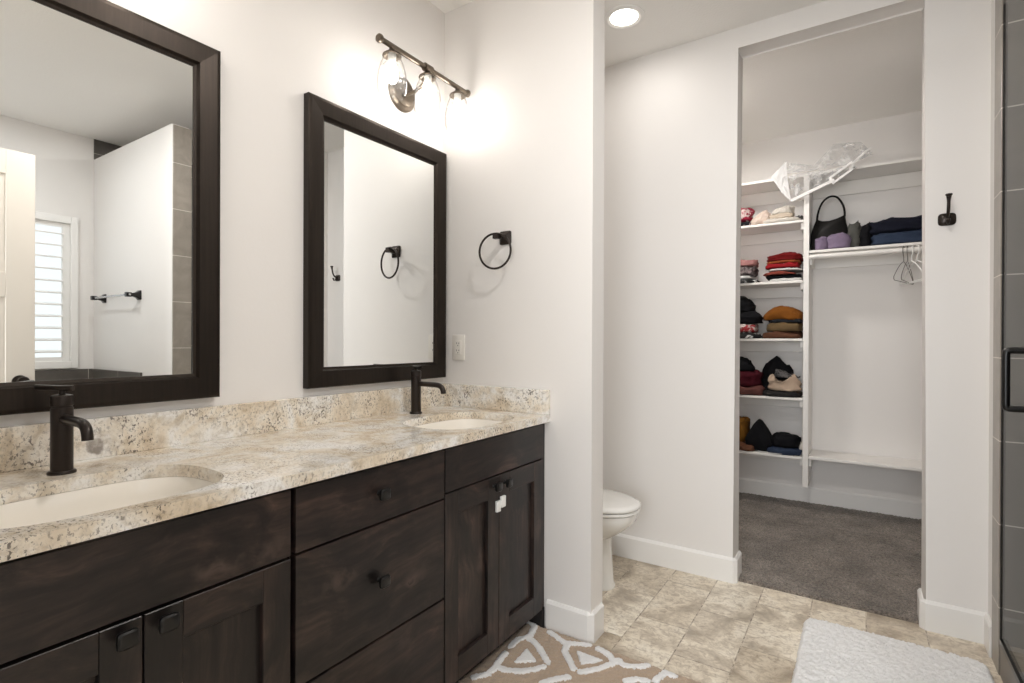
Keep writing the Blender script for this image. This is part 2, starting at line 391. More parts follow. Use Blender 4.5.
# closet wall with its cased-less opening, bullnosed edges
bm = B_(); prism(bm, [(0, 0), (A, 0), (A, HO), (B, HO), (B, 0), (EX, 0), (EX, HC), (0, HC)], Y2, Y2B)
def open_edge(e):
    a, b = e.verts[0].co, e.verts[1].co
    if abs(a.y - b.y) > 1e-4: return False
    on = lambda p: A - 1e-4 <= p.x <= B + 1e-4 and p.z <= HO + 1e-4
    return on(a) and on(b) and not (abs(a.z) < 1e-4 and abs(b.z) < 1e-4)
bmesh.ops.bevel(bm, geom=[e for e in bm.edges if open_edge(e)], offset=.008, segments=4, profile=.5, affect='EDGES')
bmesh.ops.triangulate(bm, faces=[f for f in bm.faces if len(f.verts) > 4])
struct('wall_back', bm, 'wall', smooth=True)
bm = B_(); box(bm, EX, XR + .12, YT, Y2B, 0, HC, .012, 4, vert([EX])); struct('wall_shower', bm, 'wall', smooth=True)
bm = B_(); box(bm, EX - .006, XR, YT - .010, YT, 0, HC - .12, .0015, 1); struct('trim_1', bm, 'tilex')         # tile on the shower back wall
bm = B_(); box(bm, EX - .008, EX, YT - .010, 2.722, 0, HC - .12, .003, 2); struct('trim_2', bm, 'tiley_lit')        # tile wrapping the corner
bm = B_(); box(bm, XR - .01, XR, YW1, YT - .01, 0, HC, .0015, 1); struct('trim_3', bm, 'tiley_lit2')
bm = B_(); box(bm, XR - .01, XR, YW0, YW1 - .0005, 2.641, HC, .001, 1); struct('trim_11', bm, 'tiley_lit2')
# wing wall between tub and shower, tiled on its end and its shower side
bm = B_(); box(bm, EX + .008, XR, YW0, YW1 - .01, 0, 2.64, .006, 3, lambda e: True); struct('wall_wing', bm, 'wall', smooth=True)
bm = B_(); box(bm, EX - .002, EX + .008, YW0 + .004, YW1, 0, 2.632, .003, 2); struct('trim_4', bm, 'tiley_lit')
bm = B_(); box(bm, EX + .008, XR, YW1 - .01, YW1, 0, 2.632, .002, 1); struct('trim_5', bm, 'tilex')
# shower curb
bm = B_(); box(bm, EX - .004, EX + .12, YW1, YT - .01, 0, .118, .003, 2); struct('trim_6', bm, 'curb')
# window wall
WY0, WY1, WZ0, WZ1 = .62, 1.512, 1.05, 2.10
bm = B_()
box(bm, XR, XR + .12, YS - .12, WY0, 0, HC); box(bm, XR, XR + .12, WY1, Y2B, 0, HC); box(bm, XR, XR + .12, WY0, WY1, 0, WZ0); box(bm, XR, XR + .12, WY0, WY1, WZ1, HC)
struct('wall_right', bm, 'wall')
# south wall with the doorway
DX0, DX1, DZ = 1.04, 1.955, 2.20
bm = B_(); box(bm, 0, DX0, YS - .12, YS, 0, HC); box(bm, DX1, XR, YS - .12, YS, 0, HC); box(bm, DX0, DX1, YS - .12, YS, DZ, HC); struct('wall_south', bm, 'wall')
# closet shell
bm = B_(); box(bm, .33, .45, Y2B, YB, 0, HC); struct('wall_closet_left', bm, 'wall')
bm = B_(); box(bm, 2.62, 2.74, Y2B, YB, 0, HC); struct('wall_closet_right', bm, 'wall')
bm = B_(); box(bm, -.12, 2.74, YB, YB + .12, 0, HC); struct('wall_closet_back', bm, 'wall')

# baseboards: eased top, mitred by overlap
def base_run(name, pts, t=.014, h=HB):
    """pts: polyline of wall faces; the board lies to the right of the travel direction"""
    bm = B_(); n = len(pts); P = [Vector((x, y)) for x, y in pts]
    off = []
    for i in range(n):
        ns = []
        if i > 0: d = (P[i] - P[i - 1]).normalized(); ns.append(Vector((d.y, -d.x)))
        if i < n - 1: d = (P[i + 1] - P[i]).normalized(); ns.append(Vector((d.y, -d.x)))
        nn = ns[0] if len(ns) == 1 else (ns[0] + ns[1]) / (1 + ns[0].dot(ns[1]))
        off.append(nn)
    prof = [(0, 0), (t, 0), (t, h - .012), (t * .55, h - .003), (t * .4, h), (0, h)]
    ring_mesh(bm, [[(P[i].x + off[i].x * o, P[i].y + off[i].y * o, z) for o, z in prof] for i in range(n)])
    return struct(name, bm, 'trimw')
ch = .014
base_run('baseboard_partition', [(.583, Y1), (PX - ch, Y1), (PX, Y1 + ch), (PX, YP - ch), (PX - ch, YP), (0, YP)])
base_run('baseboard_toilet_side', [(0, YP), (0, Y2)])
base_run('baseboard_back_left', [(0, Y2), (A - .010, Y2), (A, Y2 + .010), (A, Y2B)])
base_run('baseboard_back_right', [(B, Y2B), (B, Y2 + .010), (B + .010, Y2), (EX, Y2), (EX, 2.724)])
base_run('baseboard_closet', [(.45, YB), (2.62, YB)])
base_run('baseboard_closet_left', [(.45, Y2B), (.45, YB)])
base_run('baseboard_closet_right', [(2.62, YB), (2.62, Y2B)])

# window with plantation shutters
w = bpy.data.objects.new('window_1', None); C.objects.link(w); w.location = (XR, (WY0 + WY1) / 2, WZ0); w['kind'] = 'structure'; WL[w.name] = Vector(w.location)
bm = B_(); c_ = .055
box(bm, XR - .022, XR, WY0 - c_, WY0, WZ0 - c_, WZ1 + c_, .004); box(bm, XR - .022, XR, WY1, WY1 + .045, WZ0 - c_, WZ1 + c_, .004)
box(bm, XR - .022, XR, WY0, WY1, WZ1, WZ1 + c_, .004); box(bm, XR - .030, XR, WY0, WY1, WZ0 - c_, WZ0, .004)
obj('window_casing', bm, 'trimw', w)
bm = B_(); box(bm, XR + .08, XR + .084, WY0, WY1, WZ0, WZ1); obj('window_pane', bm, 'pane', w)
bm = B_()
for y in (WY0, (WY0 + WY1) / 2 - .035, WY1 - .045): box(bm, XR + .005, XR + .033, y, y + (.045 if y != (WY0 + WY1) / 2 - .035 else .07), WZ0, WZ1, .003)
ym_ = (WY0 + WY1) / 2
for p_, q_ in ((WY0 + .045, ym_ - .035), (ym_ + .035, WY1 - .045)): box(bm, XR + .005, XR + .033, p_, q_, WZ0, WZ0 + .03); box(bm, XR + .005, XR + .033, p_, q_, WZ1 - .03, WZ1)
obj('shutter_frame', bm, 'trimw', w)
for ya, yb in ((WY0 + .046, (WY0 + WY1) / 2 - .036), ((WY0 + WY1) / 2 + .036, WY1 - .046)):
    for k in range(11):
        z = WZ0 + .075 + k * .0895; bm = B_(); t = R(9)
        sec = [(-.038, .0035), (-.034, .0055), (.034, .0055), (.038, .0035), (.038, -.0035), (.034, -.0055), (-.034, -.0055), (-.038, -.0035)]
        ring_mesh(bm, [[(XR + .02 + a * math.cos(t) - b * math.sin(t), y, z + a * math.sin(t) + b * math.cos(t)) for a, b in sec] for y in (ya, yb)])
        obj('louver', bm, 'trimw', w)

# tiled tub deck under the window
TX0, TX1, TY0, TY1 = 2.66, 3.32, .20, 1.56
bm = B_(); box(bm, 2.55, TX0, YS, YW0, 0, .55); box(bm, TX1, XR, YS, YW0, 0, .55); box(bm, TX0, TX1, YS, TY0, 0, .55); box(bm, TX0, TX1, TY1, YW0, 0, .55); struct('trim_7', bm, 'curb')
tcx, tcy, thx, thy = (TX0 + TX1) / 2, (TY0 + TY1) / 2, (TX1 - TX0) / 2, (TY1 - TY0) / 2
tub = thing('bathtub', 'white drop-in bathtub in the tiled deck under the shuttered window', 'bathtub', (tcx, tcy, .05))
bm = B_(); ring_mesh(bm, [[(x, y, z) for x, y in superell(tcx, tcy, thx + e, thy + e, p_, 48)] for e, z, p_ in ((.035, .551, 9), (.035, .572, 9), (.022, .580, 8), (-.035, .580, 5), (-.05, .57, 4.5), (-.075, .40, 4), (-.11, .20, 3.5), (-.16, .12, 3), (-.28, .11, 2.5))], False, True); obj('tub_shell', bm, 'ceramic', tub, smooth=True, ang=50)
bm = B_(); lathe(bm, (tcx, TY0 + .28, .111), [(.03, 0), (.028, .004), (.004, .005)], 'Z', 20); obj('drain', bm, 'chrome', tub, smooth=True)
bm = B_(); box(bm, XR - .012, XR, YS, YW0, .55, .985, .002); struct('trim_8', bm, 'tiley_lit2')
bm = B_(); box(bm, 2.55, XR - .012, YW0 - .012, YW0, .55, .985, .002); struct('trim_9', bm, 'tilex')

# open door at the camera's right shoulder (seen in the large mirror)
d = bpy.data.objects.new('door_1', None); C.objects.link(d); d.location = (DX1, YS, 0); d['kind'] = 'structure'; WL[d.name] = Vector(d.location)
bm = B_(); ya, yb, zt = .115, .93, 2.18; xa, xb = 1.958, 1.994; st = .115
def door_leaf(bm):
    box(bm, xa, xb, ya, ya + st, .01, zt, .002, 1); box(bm, xa, xb, yb - st, yb, .01, zt, .002, 1)
    for z0, z1 in ((.01, .22), (1.43, 1.557), (zt - .125, zt)): box(bm, xa, xb, ya + st, yb - st, z0, z1, .002, 1)
door_leaf(bm); obj('door_frame', bm, 'doorp', d)
for z0, z1 in ((.22, 1.43), (1.557, zt - .125)):
    bm = B_(); box(bm, xa + .010, xb - .010, ya + st, yb - st, z0, z1); box(bm, xa + .004, xb - .004, ya + st + .05, yb - st - .05, z0 + .05, z1 - .05, .005, 2)
    obj('door_panel', bm, 'doorp', d)
bm = B_()
for s, x in ((-1, xa), (1, xb)):
    lathe(bm, (x, yb - .06, 1.0), [(.032, 0), (.030, s * .006), (.011, s * .010), (.011, s * .035), (.022, s * .042), (.028, s * .055), (.024, s * .066), (.008, s * .070)], 'X', 24)
obj('door_knob', bm, 'bronze', d, smooth=True)
# door casing in the bathroom
bm = B_(); box(bm, DX0 - .07, DX0, YS, YS + .016, 0, DZ + .07, .003); box(bm, DX0, DX1, YS, YS + .016, DZ, DZ + .07, .003); struct('trim_10', bm, 'trimw')

# ------------------------------------------------------------------ vanity cabinets
XF, XD = .555, .575   # carcass face, door face
def slab_front(name, parent, y0, y1, z0, z1):
    bm = B_(); box(bm, XF, XD, y0, y1, z0, z1, .002, 2); return obj(name, bm, 'woodh', parent)
def shaker(name, parent, y0, y1, z0, z1, st=.068):
    bm = B_()
    box(bm, XF, XD, y0, y0 + st, z0, z1, .0015, 1); box(bm, XF, XD, y1 - st, y1, z0, z1, .0015, 1)
    o = obj(name, bm, 'woodv', parent)
    for za, zc in ((z0, z0 + .078), (z1 - .075, z1)):
        bm = B_(); box(bm, XF, XD, y0 + st, y1 - st, za, zc, .001, 1); obj('rail', bm, 'woodh', o)
    bm = B_(); box(bm, XF, XF + .006, y0 + st - .004, y1 - st + .004, z0 + .074, z1 - .071); obj('panel', bm, 'woodv', o)
    return o
def knob(parent, y, z):
    bm = B_(); lathe(bm, (XD, y, z), [(.0085, 0), (.006, .004), (.0055, .014), (.008, .019)], 'X', 16)
    # cushion-shaped square head
    rings = []
    for s, x in ((.0115, .016), (.0165, .018), (.0178, .022), (.0172, .027), (.0135, .0298)):
        rings.append([(XD + x, y + a, z + b) for a, b in superell(0, 0, s, s * .92, 5, 24)])
    ring_mesh(bm, rings)
    return obj('knob', bm, 'black', parent, smooth=True)
def carcass(parent, y0, y1):
    bm = B_(); zt_ = H - TH - .001
    box(bm, .012, XF - .002, y0, y0 + .016, .09, zt_); box(bm, .012, XF - .002, y1 - .016, y1, .09, zt_)
    box(bm, .012, XF - .002, y0 + .016, y1 - .016, .09, .106); box(bm, .012, .020, y0 + .016, y1 - .016, .106, zt_); box(bm, XF - .010, XF - .002, y0 + .016, y1 - .016, .106, zt_)
    obj('carcass', bm, 'woodv', parent)
    bm = B_(); box(bm, .012, .495, y0, y1, 0, .09); obj('toe_kick', bm, 'dark', parent)
ZT = .868
v1 = thing('vanity_cabinet', 'dark-stained sink cabinet at the left, two shaker doors under the nearer sink', 'cabinet', (.28, .44, 0), 'dark vanity cabinets')
carcass(v1, .125, .748)
slab_front('false_drawer_front', v1, .128, .746, .713, ZT)
for y0, y1, ky in ((.128, .4405, .408), (.4435, .746, .476)):
    dd = shaker('door', v1, y0, y1, .09, .706); knob(dd, ky, .684)
v2 = thing('vanity_cabinet', 'dark-stained cabinet of three plain drawers between the two sink cabinets', 'cabinet', (.28, 1.02, 0), 'dark vanity cabinets')
carcass(v2, .757, 1.2945)
for z0, z1, kz in ((.714, ZT, .796), (.394, .708, .556), (.09, .388, .24)):
    dr = slab_front('drawer', v2, .759, 1.2925, z0, z1); knob(dr, 1.018, kz)
v3 = thing('vanity_cabinet', 'dark-stained sink cabinet at the far end against the wall, child latch on its doors', 'cabinet', (.28, 1.62, 0), 'dark vanity cabinets')
carcass(v3, 1.296, 1.948)
slab_front('false_drawer_front', v3, 1.298, 1.918, .728, ZT)
for y0, y1, ky in ((1.298, 1.5985, 1.566), (1.6015, 1.918, 1.634)):
    dd = shaker('door', v3, y0, y1, .09, .722); knob(dd, ky, .69)
bm = B_(); box(bm, XF - .001, XF + .012, 1.9195, 1.948, .09, ZT, .001, 1); obj('filler_strip', bm, 'woodv', v3)
bm = B_(); box(bm, .495, XF + .014, 1.930, 1.9495, 0, .089, .001, 1); obj('end_panel', bm, 'dark', v3)
# child latch
cl = thing('child_latch', 'small white plastic child latch on the doors of the far sink cabinet', 'latch', (XD, 1.60, .61))
for y0, y1, z0, z1 in ((1.573, 1.5975, .592, .634), (1.6025, 1.630, .602, .644)):
    bm = B_(); box(bm, XD, XD + .011, y0, y1, z0, z1, .003, 2); obj('latch_plate', bm, 'plast', cl, smooth=True)
bm = B_(); box(bm, XD + .004, XD + .009, 1.590, 1.610, .612, .626, .001, 1); obj('strap', bm, 'plast', cl)

# ------------------------------------------------------------------ granite worktop with two sink cut-outs
SX, SRX, SRY, SP = .376, .170, .224, 3.0
SINKS = [.435, 1.615]
def cell(bm, yc, ya, yb, z, flip):
    hole = superell(SX, yc, SRX, SRY, SP, 96)
    x0, x1 = 0., D
    outer = []
    for hx, hy in hole:
        dx, dy = hx - SX, hy - yc
        t = min([(x1 - SX) / dx if dx > 1e-9 else 1e9, (x0 - SX) / dx if dx < -1e-9 else 1e9, (yb - yc) / dy if dy > 1e-9 else 1e9, (ya - yc) / dy if dy < -1e-9 else 1e9])
        outer.append([SX + dx * t, yc + dy * t])
    for cx, cy in ((x0, ya), (x0, yb), (x1, ya), (x1, yb)):
        i = min(range(96), key=lambda k: (outer[k][0] - cx) ** 2 + (outer[k][1] - cy) ** 2); outer[i] = [cx, cy]
    hv = [bm.verts.new((x, y, z)) for x, y in hole]; ov = [bm.verts.new((x, y, z)) for x, y in outer]
    for i in range(96):
        j = (i + 1) % 96; bm.faces.new((hv[i], hv[j], ov[j], ov[i]))
    return hv
bm = B_(); zb = H - TH
tops, bots = [], []
YL = YS + .002; mid = [YL, .80, 1.28, Y1 - .001]
for k, (ya, yb) in enumerate(((mid[0], mid[1]), (mid[2], mid[3]))):
    a = cell(bm, SINKS[k], ya, yb, H, False); b = cell(bm, SINKS[k], ya, yb, zb, True)
    for i in range(96): j = (i + 1) % 96; bm.faces.new((a[i], b[i], b[j], a[j]))
for z in (H, zb):
    vs = [bm.verts.new(p) for p in ((0, mid[1], z), (D, mid[1], z), (D, mid[2], z), (0, mid[2], z))]; bm.faces.new(vs)
for (p, q) in (((D, mid[0]), (D, mid[3])), ((0, mid[0]), (D, mid[0])), ((0, mid[3]), (D, mid[3]))):
    vs = [bm.verts.new(t) for t in ((*p, zb), (*q, zb), (*q, H), (*p, H))]; bm.faces.new(vs)
bmesh.ops.remove_doubles(bm, verts=bm.verts, dist=1e-5)
ct = thing('countertop', 'cream speckled granite worktop with low backsplash across all the vanity cabinets', 'countertop', (.3, 1.0, zb))
obj('slab', bm, 'granite', ct)
bm = B_(); box(bm, .0005, .02, YL, Y1 - .001, H, 1.012, .002, 2); obj('backsplash', bm, 'granite', ct)
bm = B_(); box(bm, .02, D, Y1 - .021, Y1 - .001, H, 1.012, .002, 2); obj('side_splash', bm, 'granite', ct)

def sink(yc, label):
    t = thing('sink', label, 'sink', (SX, yc, zb - .14), 'undermount sinks')
    bm = B_(); prof = [(1.06, 0), (1.0, -.001), (.975, -.012), (.955, -.04), (.92, -.075), (.83, -.105), (.62, -.122), (.35, -.130), (.12, -.134)]
    rings = [[(x, y, zb + z) for x, y in superell(SX, yc, SRX * s, SRY * s, SP if s > .7 else 2.2, 64)] for s, z in prof]
    rings = [[(x, y, zb + .0 - .012) for x, y in superell(SX, yc, SRX * 1.06, SRY * 1.06, SP, 64)]] + rings
    outer = [[(x, y, zb + z - .012) for x, y in superell(SX, yc, SRX * (s + .03), SRY * (s + .03), SP if s > .7 else 2.2, 64)] for s, z in prof[2:]]
    ring_mesh(bm, list(reversed(outer)) + rings, True, True)
    obj('basin', bm, 'sinkc', t, smooth=True, ang=50)
    bm = B_(); lathe(bm, (SX, yc, zb - .1335), [(.026, 0), (.024, .003), (.018, .002), (.016, .006), (.004, .008)], 'Z', 24); obj('drain', bm, 'bronze', t, smooth=True)
sink(SINKS[0], 'white oval undermount sink nearest the camera, cut into the granite worktop')
sink(SINKS[1], 'white oval undermount sink at the far end of the granite worktop')

def faucet(x, y, lever_dir, label):
    t = thing('faucet', label, 'faucet', (x, y, H), 'bronze faucets')
    bm = B_(); lathe(bm, (x, y, H), [(.027, 0), (.027, .004), (.025, .007), (.0212, .0075), (.0212, .152), (.0198, .1535), (.0198, .156), (.0214, .1575), (.0214, .178), (.020, .181), (.008, .184)], 'Z', 40)
    obj('body', bm, 'bronze', t, smooth=True)
    bm = B_(); pts = [(x + .014, y, H + .127), (x + .06, y, H + .127), (x + .108, y, H + .1265)] + bez((x + .118, y, H + .126), (x + .141, y, H + .124), (x + .152, y, H + .115), (x + .153, y, H + .092), 10)
    tube(bm, pts, .0108, 20); obj('spout', bm, 'bronze', t, smooth=True, ang=50)
    bm = B_(); lathe(bm, (x, y, H + .180), [(.006, 0), (.006, .014), (.004, .016)], 'Z', 16)
    a = Vector((*lever_dir, 0)).normalized(); n = Vector((-a.y, a.x, 0)); p0 = Vector((x, y, H + .1975))
    rings = []
    for s, wv, dz in ((-.028, .004, 0), (-.026, .0062, 0), (0, .0068, 0), (.03, .0062, .0005), (.060, .0054, .0015), (.064, .0035, .0015)):
        c = p0 + a * s + Vector((0, 0, dz)); rings.append([c + n * p * wv + Vector((0, 0, q * .0062)) for p, q in superell(0, 0, 1, 1, 3.5, 16)])
    ring_mesh(bm, rings); obj('lever', bm, 'bronze', t, smooth=True)
faucet(.138, .447, (-.86, -.51), 'dark bronze single-hole faucet behind the nearer sink, lever turned to the wall')
faucet(.105, 1.652, (.91, -.42), 'dark bronze single-hole faucet behind the far sink, lever turned outward')

# ------------------------------------------------------------------ framed mirrors
def wall_mirror(y0, y1, z0, z1, label, hang=0.):
    t = thing('wall_mirror', label, 'mirror', (.0, (y0 + y1) / 2, z0), 'framed wall mirrors')
    prof = [(0, .001), (0, .029), (.003, .033), (.012, .034), (.061, .031), (.064, .026), (.067, .021), (.075, .019), (.075, .008)]
    bm = B_(); rings = []
    for o, x in prof: rings.append([(x, y0 + o, z0 + o), (x, y1 - o, z0 + o), (x, y1 - o, z1 - o), (x, y0 + o, z1 - o)])
    R4 = [[bm.verts.new(p) for p in r] for r in rings]
    for a, b in zip(R4, R4[1:]):
        for i in range(4): bm.faces.new((a[i], a[(i + 1) % 4], b[(i + 1) % 4], b[i]))
    obj('frame', bm, 'frame', t)
    bm = B_(); box(bm, .006, .0165, y0 + .072, y1 - .07, z0 + .07, z1 - .07); g_ = obj('mirror_glass', bm, 'mirror', t); g_.rotation_euler.z = hang
wall_mirror(.112, .866, 1.042, 2.111, 'large dark-framed mirror at the left, reflecting the window and shower wall')
wall_mirror(1.178, 1.932, 1.043, 2.110, 'dark-framed mirror above the far sink, reflecting the towel ring', R(-.25))

# ------------------------------------------------------------------ vanity light
vl = thing('vanity_light', 'three-light bar fixture with clear glass shades above the far mirror', 'light fixture', (.0, 1.65, 2.31))
bm = B_(); lathe(bm, (.0005, 1.665, 2.300), [(.078, 0), (.078, .006), (.070, .012), (.062, .014), (.056, .020), (.030, .024)], 'X', 48); obj('backplate', bm, 'fixture', vl, smooth=True)
bm = B_(); tube(bm, bez((.018, 1.65, 2.285), (.09, 1.65, 2.265), (.165, 1.65, 2.29), (.168, 1.65, 2.352), 16), .0075, 14); lathe(bm, (.168, 1.65, 2.357), [(.017, -.02), (.017, .02)], 'Y', 24); obj('arm', bm, 'fixture', vl, smooth=True)
bm = B_(); tube(bm, [(.168, 1.385, 2.357), (.168, 1.915, 2.357)], .0105, 20); obj('bar', bm, 'fixture', vl, smooth=True, ang=50)
for y in (1.385, 1.915):
    bm = B_(); s = 1 if y > 1.6 else -1
    lathe(bm, (.168, y, 2.357), [(.008, -.012 * s), (.0155, -.006 * s), (.017, 0), (.0155, .007 * s), (.008, .013 * s)], 'Y', 24); obj('end_knob', bm, 'fixture', vl, smooth=True)
for y in (1.448, 1.649, 1.846):
    bm = B_(); lathe(bm, (.168, y, 0), [(.010, 2.350), (.011, 2.342), (.020, 2.334), (.036, 2.322), (.037, 2.317), (.034, 2.317), (.018, 2.330)], 'Z', 32); so = obj('socket_cup', bm, 'fixture', vl, smooth=True)
    bm = B_(); lathe(bm, (.168, y, 0), [(.0335, 2.319), (.036, 2.305), (.045, 2.285), (.054, 2.25), (.0575, 2.22), (.056, 2.185), (.051, 2.166)], 'Z', 40, False, False); obj('glass_shade', bm, 'shade', so, smooth=True)
    bm = B_(); lathe(bm, (.168, y, 0), [(.016, 2.325), (.016, 2.300), (.014, 2.296)], 'Z', 24); obj('lamp_holder', bm, 'plast', so, smooth=True)
    bm = B_(); lathe(bm, (.168, y, 0), [(.012, 2.297), (.014, 2.285), (.020, 2.268), (.024, 2.248), (.022, 2.230), (.014, 2.217), (.004, 2.213)], 'Z', 24); obj('bulb', bm, 'bulb', so, smooth=True)

vl2 = copy_tree(vl); vl2.location = (0, .45, 2.31); vl2['label'] = 'three-light bar fixture above the large left mirror, outside the picture'
vl['group'] = vl2['group'] = 'vanity bar lights'
# recessed downlights (toilet one real, the others added unseen for fill) and the closet light
DL = ['lit recessed downlight in the ceiling over the toilet alcove', 'added fill downlight, unseen, in the ceiling before the vanity', 'added fill downlight, unseen, in the ceiling over the tub', 'added fill downlight, unseen, in the shower ceiling']
for (x, y, w_, c_), lab in zip(DOWN, DL):
    t = thing('downlight', lab, 'ceiling light', (x, y, HC), 'recessed downlights')
    bm = B_(); lathe(bm, (x, y, HC), [(.100, -.0005), (.098, -.005), (.080, -.010), (.067, -.004), (.067, -.0005)], 'Z', 48, False, False); obj('trim_ring', bm, 'trimw', t, smooth=True)
    bm = B_(); lathe(bm, (x, y, HC), [(.067, -.0008), (.067, -.0035), (.04, -.0045), (.002, -.005)], 'Z', 48); obj('lens', bm, 'lens', t, smooth=True)
t = thing('flush_light', 'round flush-mount light on the closet ceiling', 'ceiling light', (.85, 3.62, HC))
bm = B_(); lathe(bm, (.85, 3.62, HC), [(.15, -.0005), (.15, -.02), (.14, -.022)], 'Z', 40); obj('pan', bm, 'trimw', t, smooth=True)
bm = B_(); lathe(bm, (.85, 3.62, HC), [(.138, -.022), (.13, -.045), (.10, -.068), (.05, -.080), (.003, -.083)], 'Z', 40); obj('dome_lens', bm, 'dome', t, smooth=True)

# ------------------------------------------------------------------ wall accessories
t = thing('towel_ring', 'dark bronze towel ring with square plate on the end wall', 'towel ring', (.36, Y1, 1.677))
px, pz = .362, 1.677
bm = B_(); rings = []
for s, dy in ((.030, 0), (.030, .006), (.024, .010), (.012, .016), (.010, .050), (.011, .052)):
    rings.append([(px + a, Y1 - dy, pz + b) for a, b in superell(0, 0, s, s, 9, 32)])
ring_mesh(bm, rings); obj('mount_plate', bm, 'bronze', t, smooth=True, ang=30)
bm = B_(); box(bm, px - .022, px + .004, Y1 - .074, Y1 - .050, pz - .013, pz + .013, .003, 2); obj('post', bm, 'bronze', t)
bm = B_(); cxr, cz, rr, yr = .346, 1.6115, .0765, Y1 - .062
tube(bm, [(cxr + rr * math.sin(a) * .978, yr + rr * math.sin(a) * .16, cz + rr * math.cos(a)) for a in (2 * math.pi * i / 56 for i in range(56))], .0048, 12, closed=True); obj('ring', bm, 'bronze', t, smooth=True, ang=None)

def outlet(cx, cz, label):
    t = thing('wall_outlet', label, 'outlet', (cx, Y1, cz))
    bm = B_(); box(bm, cx - .037, cx + .037, Y1 - .006, Y1, cz - .060, cz + .060, .003, 2); obj('cover_plate', bm, 'plast2', t, smooth=True)
    bm = B_(); box(bm, cx - .018, cx + .018, Y1 - .008, Y1 - .0055, cz - .034, cz + .034, .001, 1); f = obj('receptacle', bm, 'plast2', t)
    for dz in (.017, -.017):
        for dx, h in ((-.007, .008), (.006, .007)):
            bm = B_(); box(bm, cx + dx - .0014, cx + dx + .0014, Y1 - .0085, Y1 - .0078, cz + dz - h / 2 + .003, cz + dz + h / 2 + .003); obj('slot', bm, 'slot', f)
        bm = B_(); lathe(bm, (cx, Y1 - .0078, cz + dz - .008), [(.0026, 0), (.0026, -.0007)], 'Y', 12); obj('ground_hole', bm, 'slot', f)
outlet(.095, 1.186, 'almond duplex outlet on the end wall above the side splash')

t = thing('robe_hook', 'dark bronze robe hook on the white column right of the closet opening', 'hook', (1.983, Y2, 1.73))
hx = 1.983
bm = B_(); rings = [[(hx + a, Y2 - dy, 1.732 + b) for a, b in superell(0, 0, s, s * .86, 4, 32)] for s, dy in ((.030, 0), (.030, .006), (.026, .010), (.012, .014))]; ring_mesh(bm, rings); obj('back_plate', bm, 'bronze', t, smooth=True)
bm = B_(); tube(bm, bez((hx, Y2 - .012, 1.735), (hx, Y2 - .05, 1.74), (hx, Y2 - .055, 1.77), (hx, Y2 - .062, 1.815), 12), [.006] * 10 + [.006, .007, .009], 12)
lathe(bm, (hx, Y2 - .063, 1.815), [(.008, 0), (.0125, .006), (.0115, .010), (.004, .011)], 'Z', 16); obj('upper_prong', bm, 'bronze', t, smooth=True)
bm = B_(); tube(bm, bez((hx, Y2 - .012, 1.728), (hx, Y2 - .03, 1.712), (hx, Y2 - .045, 1.702), (hx, Y2 - .048, 1.722), 10), .0055, 12); lathe(bm, (hx, Y2 - .048, 1.718), [(.005, 0), (.008, .005), (.007, .010), (.002, .011)], 'Z', 14); obj('lower_prong', bm, 'bronze', t, smooth=True)

t = thing('towel_bar', 'towel bar with dark flared posts on the white shower wall, seen in the large mirror', 'towel bar', (2.9, YW0, 1.53))
for x in (2.60, 3.20):
    bm = B_(); rings = [[(x + a, YW0 - dy, 1.53 + b) for a, b in superell(0, 0, s, s, 8, 24)] for s, dy in ((.034, 0), (.034, .005), (.020, .02), (.012, .045), (.016, .055), (.016, .085))]; ring_mesh(bm, rings); obj('post', bm, 'black', t, smooth=True)
bm = B_(); tube(bm, [(2.57, YW0 - .07, 1.53), (3.23, YW0 - .07, 1.53)], .008, 16); obj('bar', bm, 'steel', t, smooth=True, ang=50)

# ------------------------------------------------------------------ frameless shower glass
GX = EX + .003
t = thing('shower_door', 'clear glass shower door with black edge channel and black handle', 'shower door', (GX, 2.3, .12))
bm = B_(); box(bm, GX - .005, GX + .005, YW1 + .012, YT - .017, .135, 2.45, .001, 1); obj('glass_panel', bm, 'glass', t)
bm = B_(); box(bm, GX - .0055, GX + .0045, YT - .0165, YT - .0105, .119, 2.455, .001, 1); obj('edge_channel', bm, 'black', t)
bm = B_(); box(bm, GX - .010, GX + .010, YW1 + .001, YT - .022, .119, .140, .001, 1); obj('bottom_rail', bm, 'black', t)
bm = B_(); hy = 2.262
for s in (-1, 1):
    xo = GX + s * .052; zA, zB = 1.205 - .011, .999 + .011; k = .022
    pts = [(GX + s * .004, hy, zA)] + bez((xo - s * k, hy, zA), (xo, hy, zA), (xo, hy, zA), (xo, hy, zA - k), 8) + bez((xo, hy, zB + k), (xo, hy, zB), (xo, hy, zB), (xo - s * k, hy, zB), 8) + [(GX + s * .004, hy, zB)]
    tube(bm, pts, .0105, 16)
obj('handle', bm, 'black', t, smooth=True, ang=60)

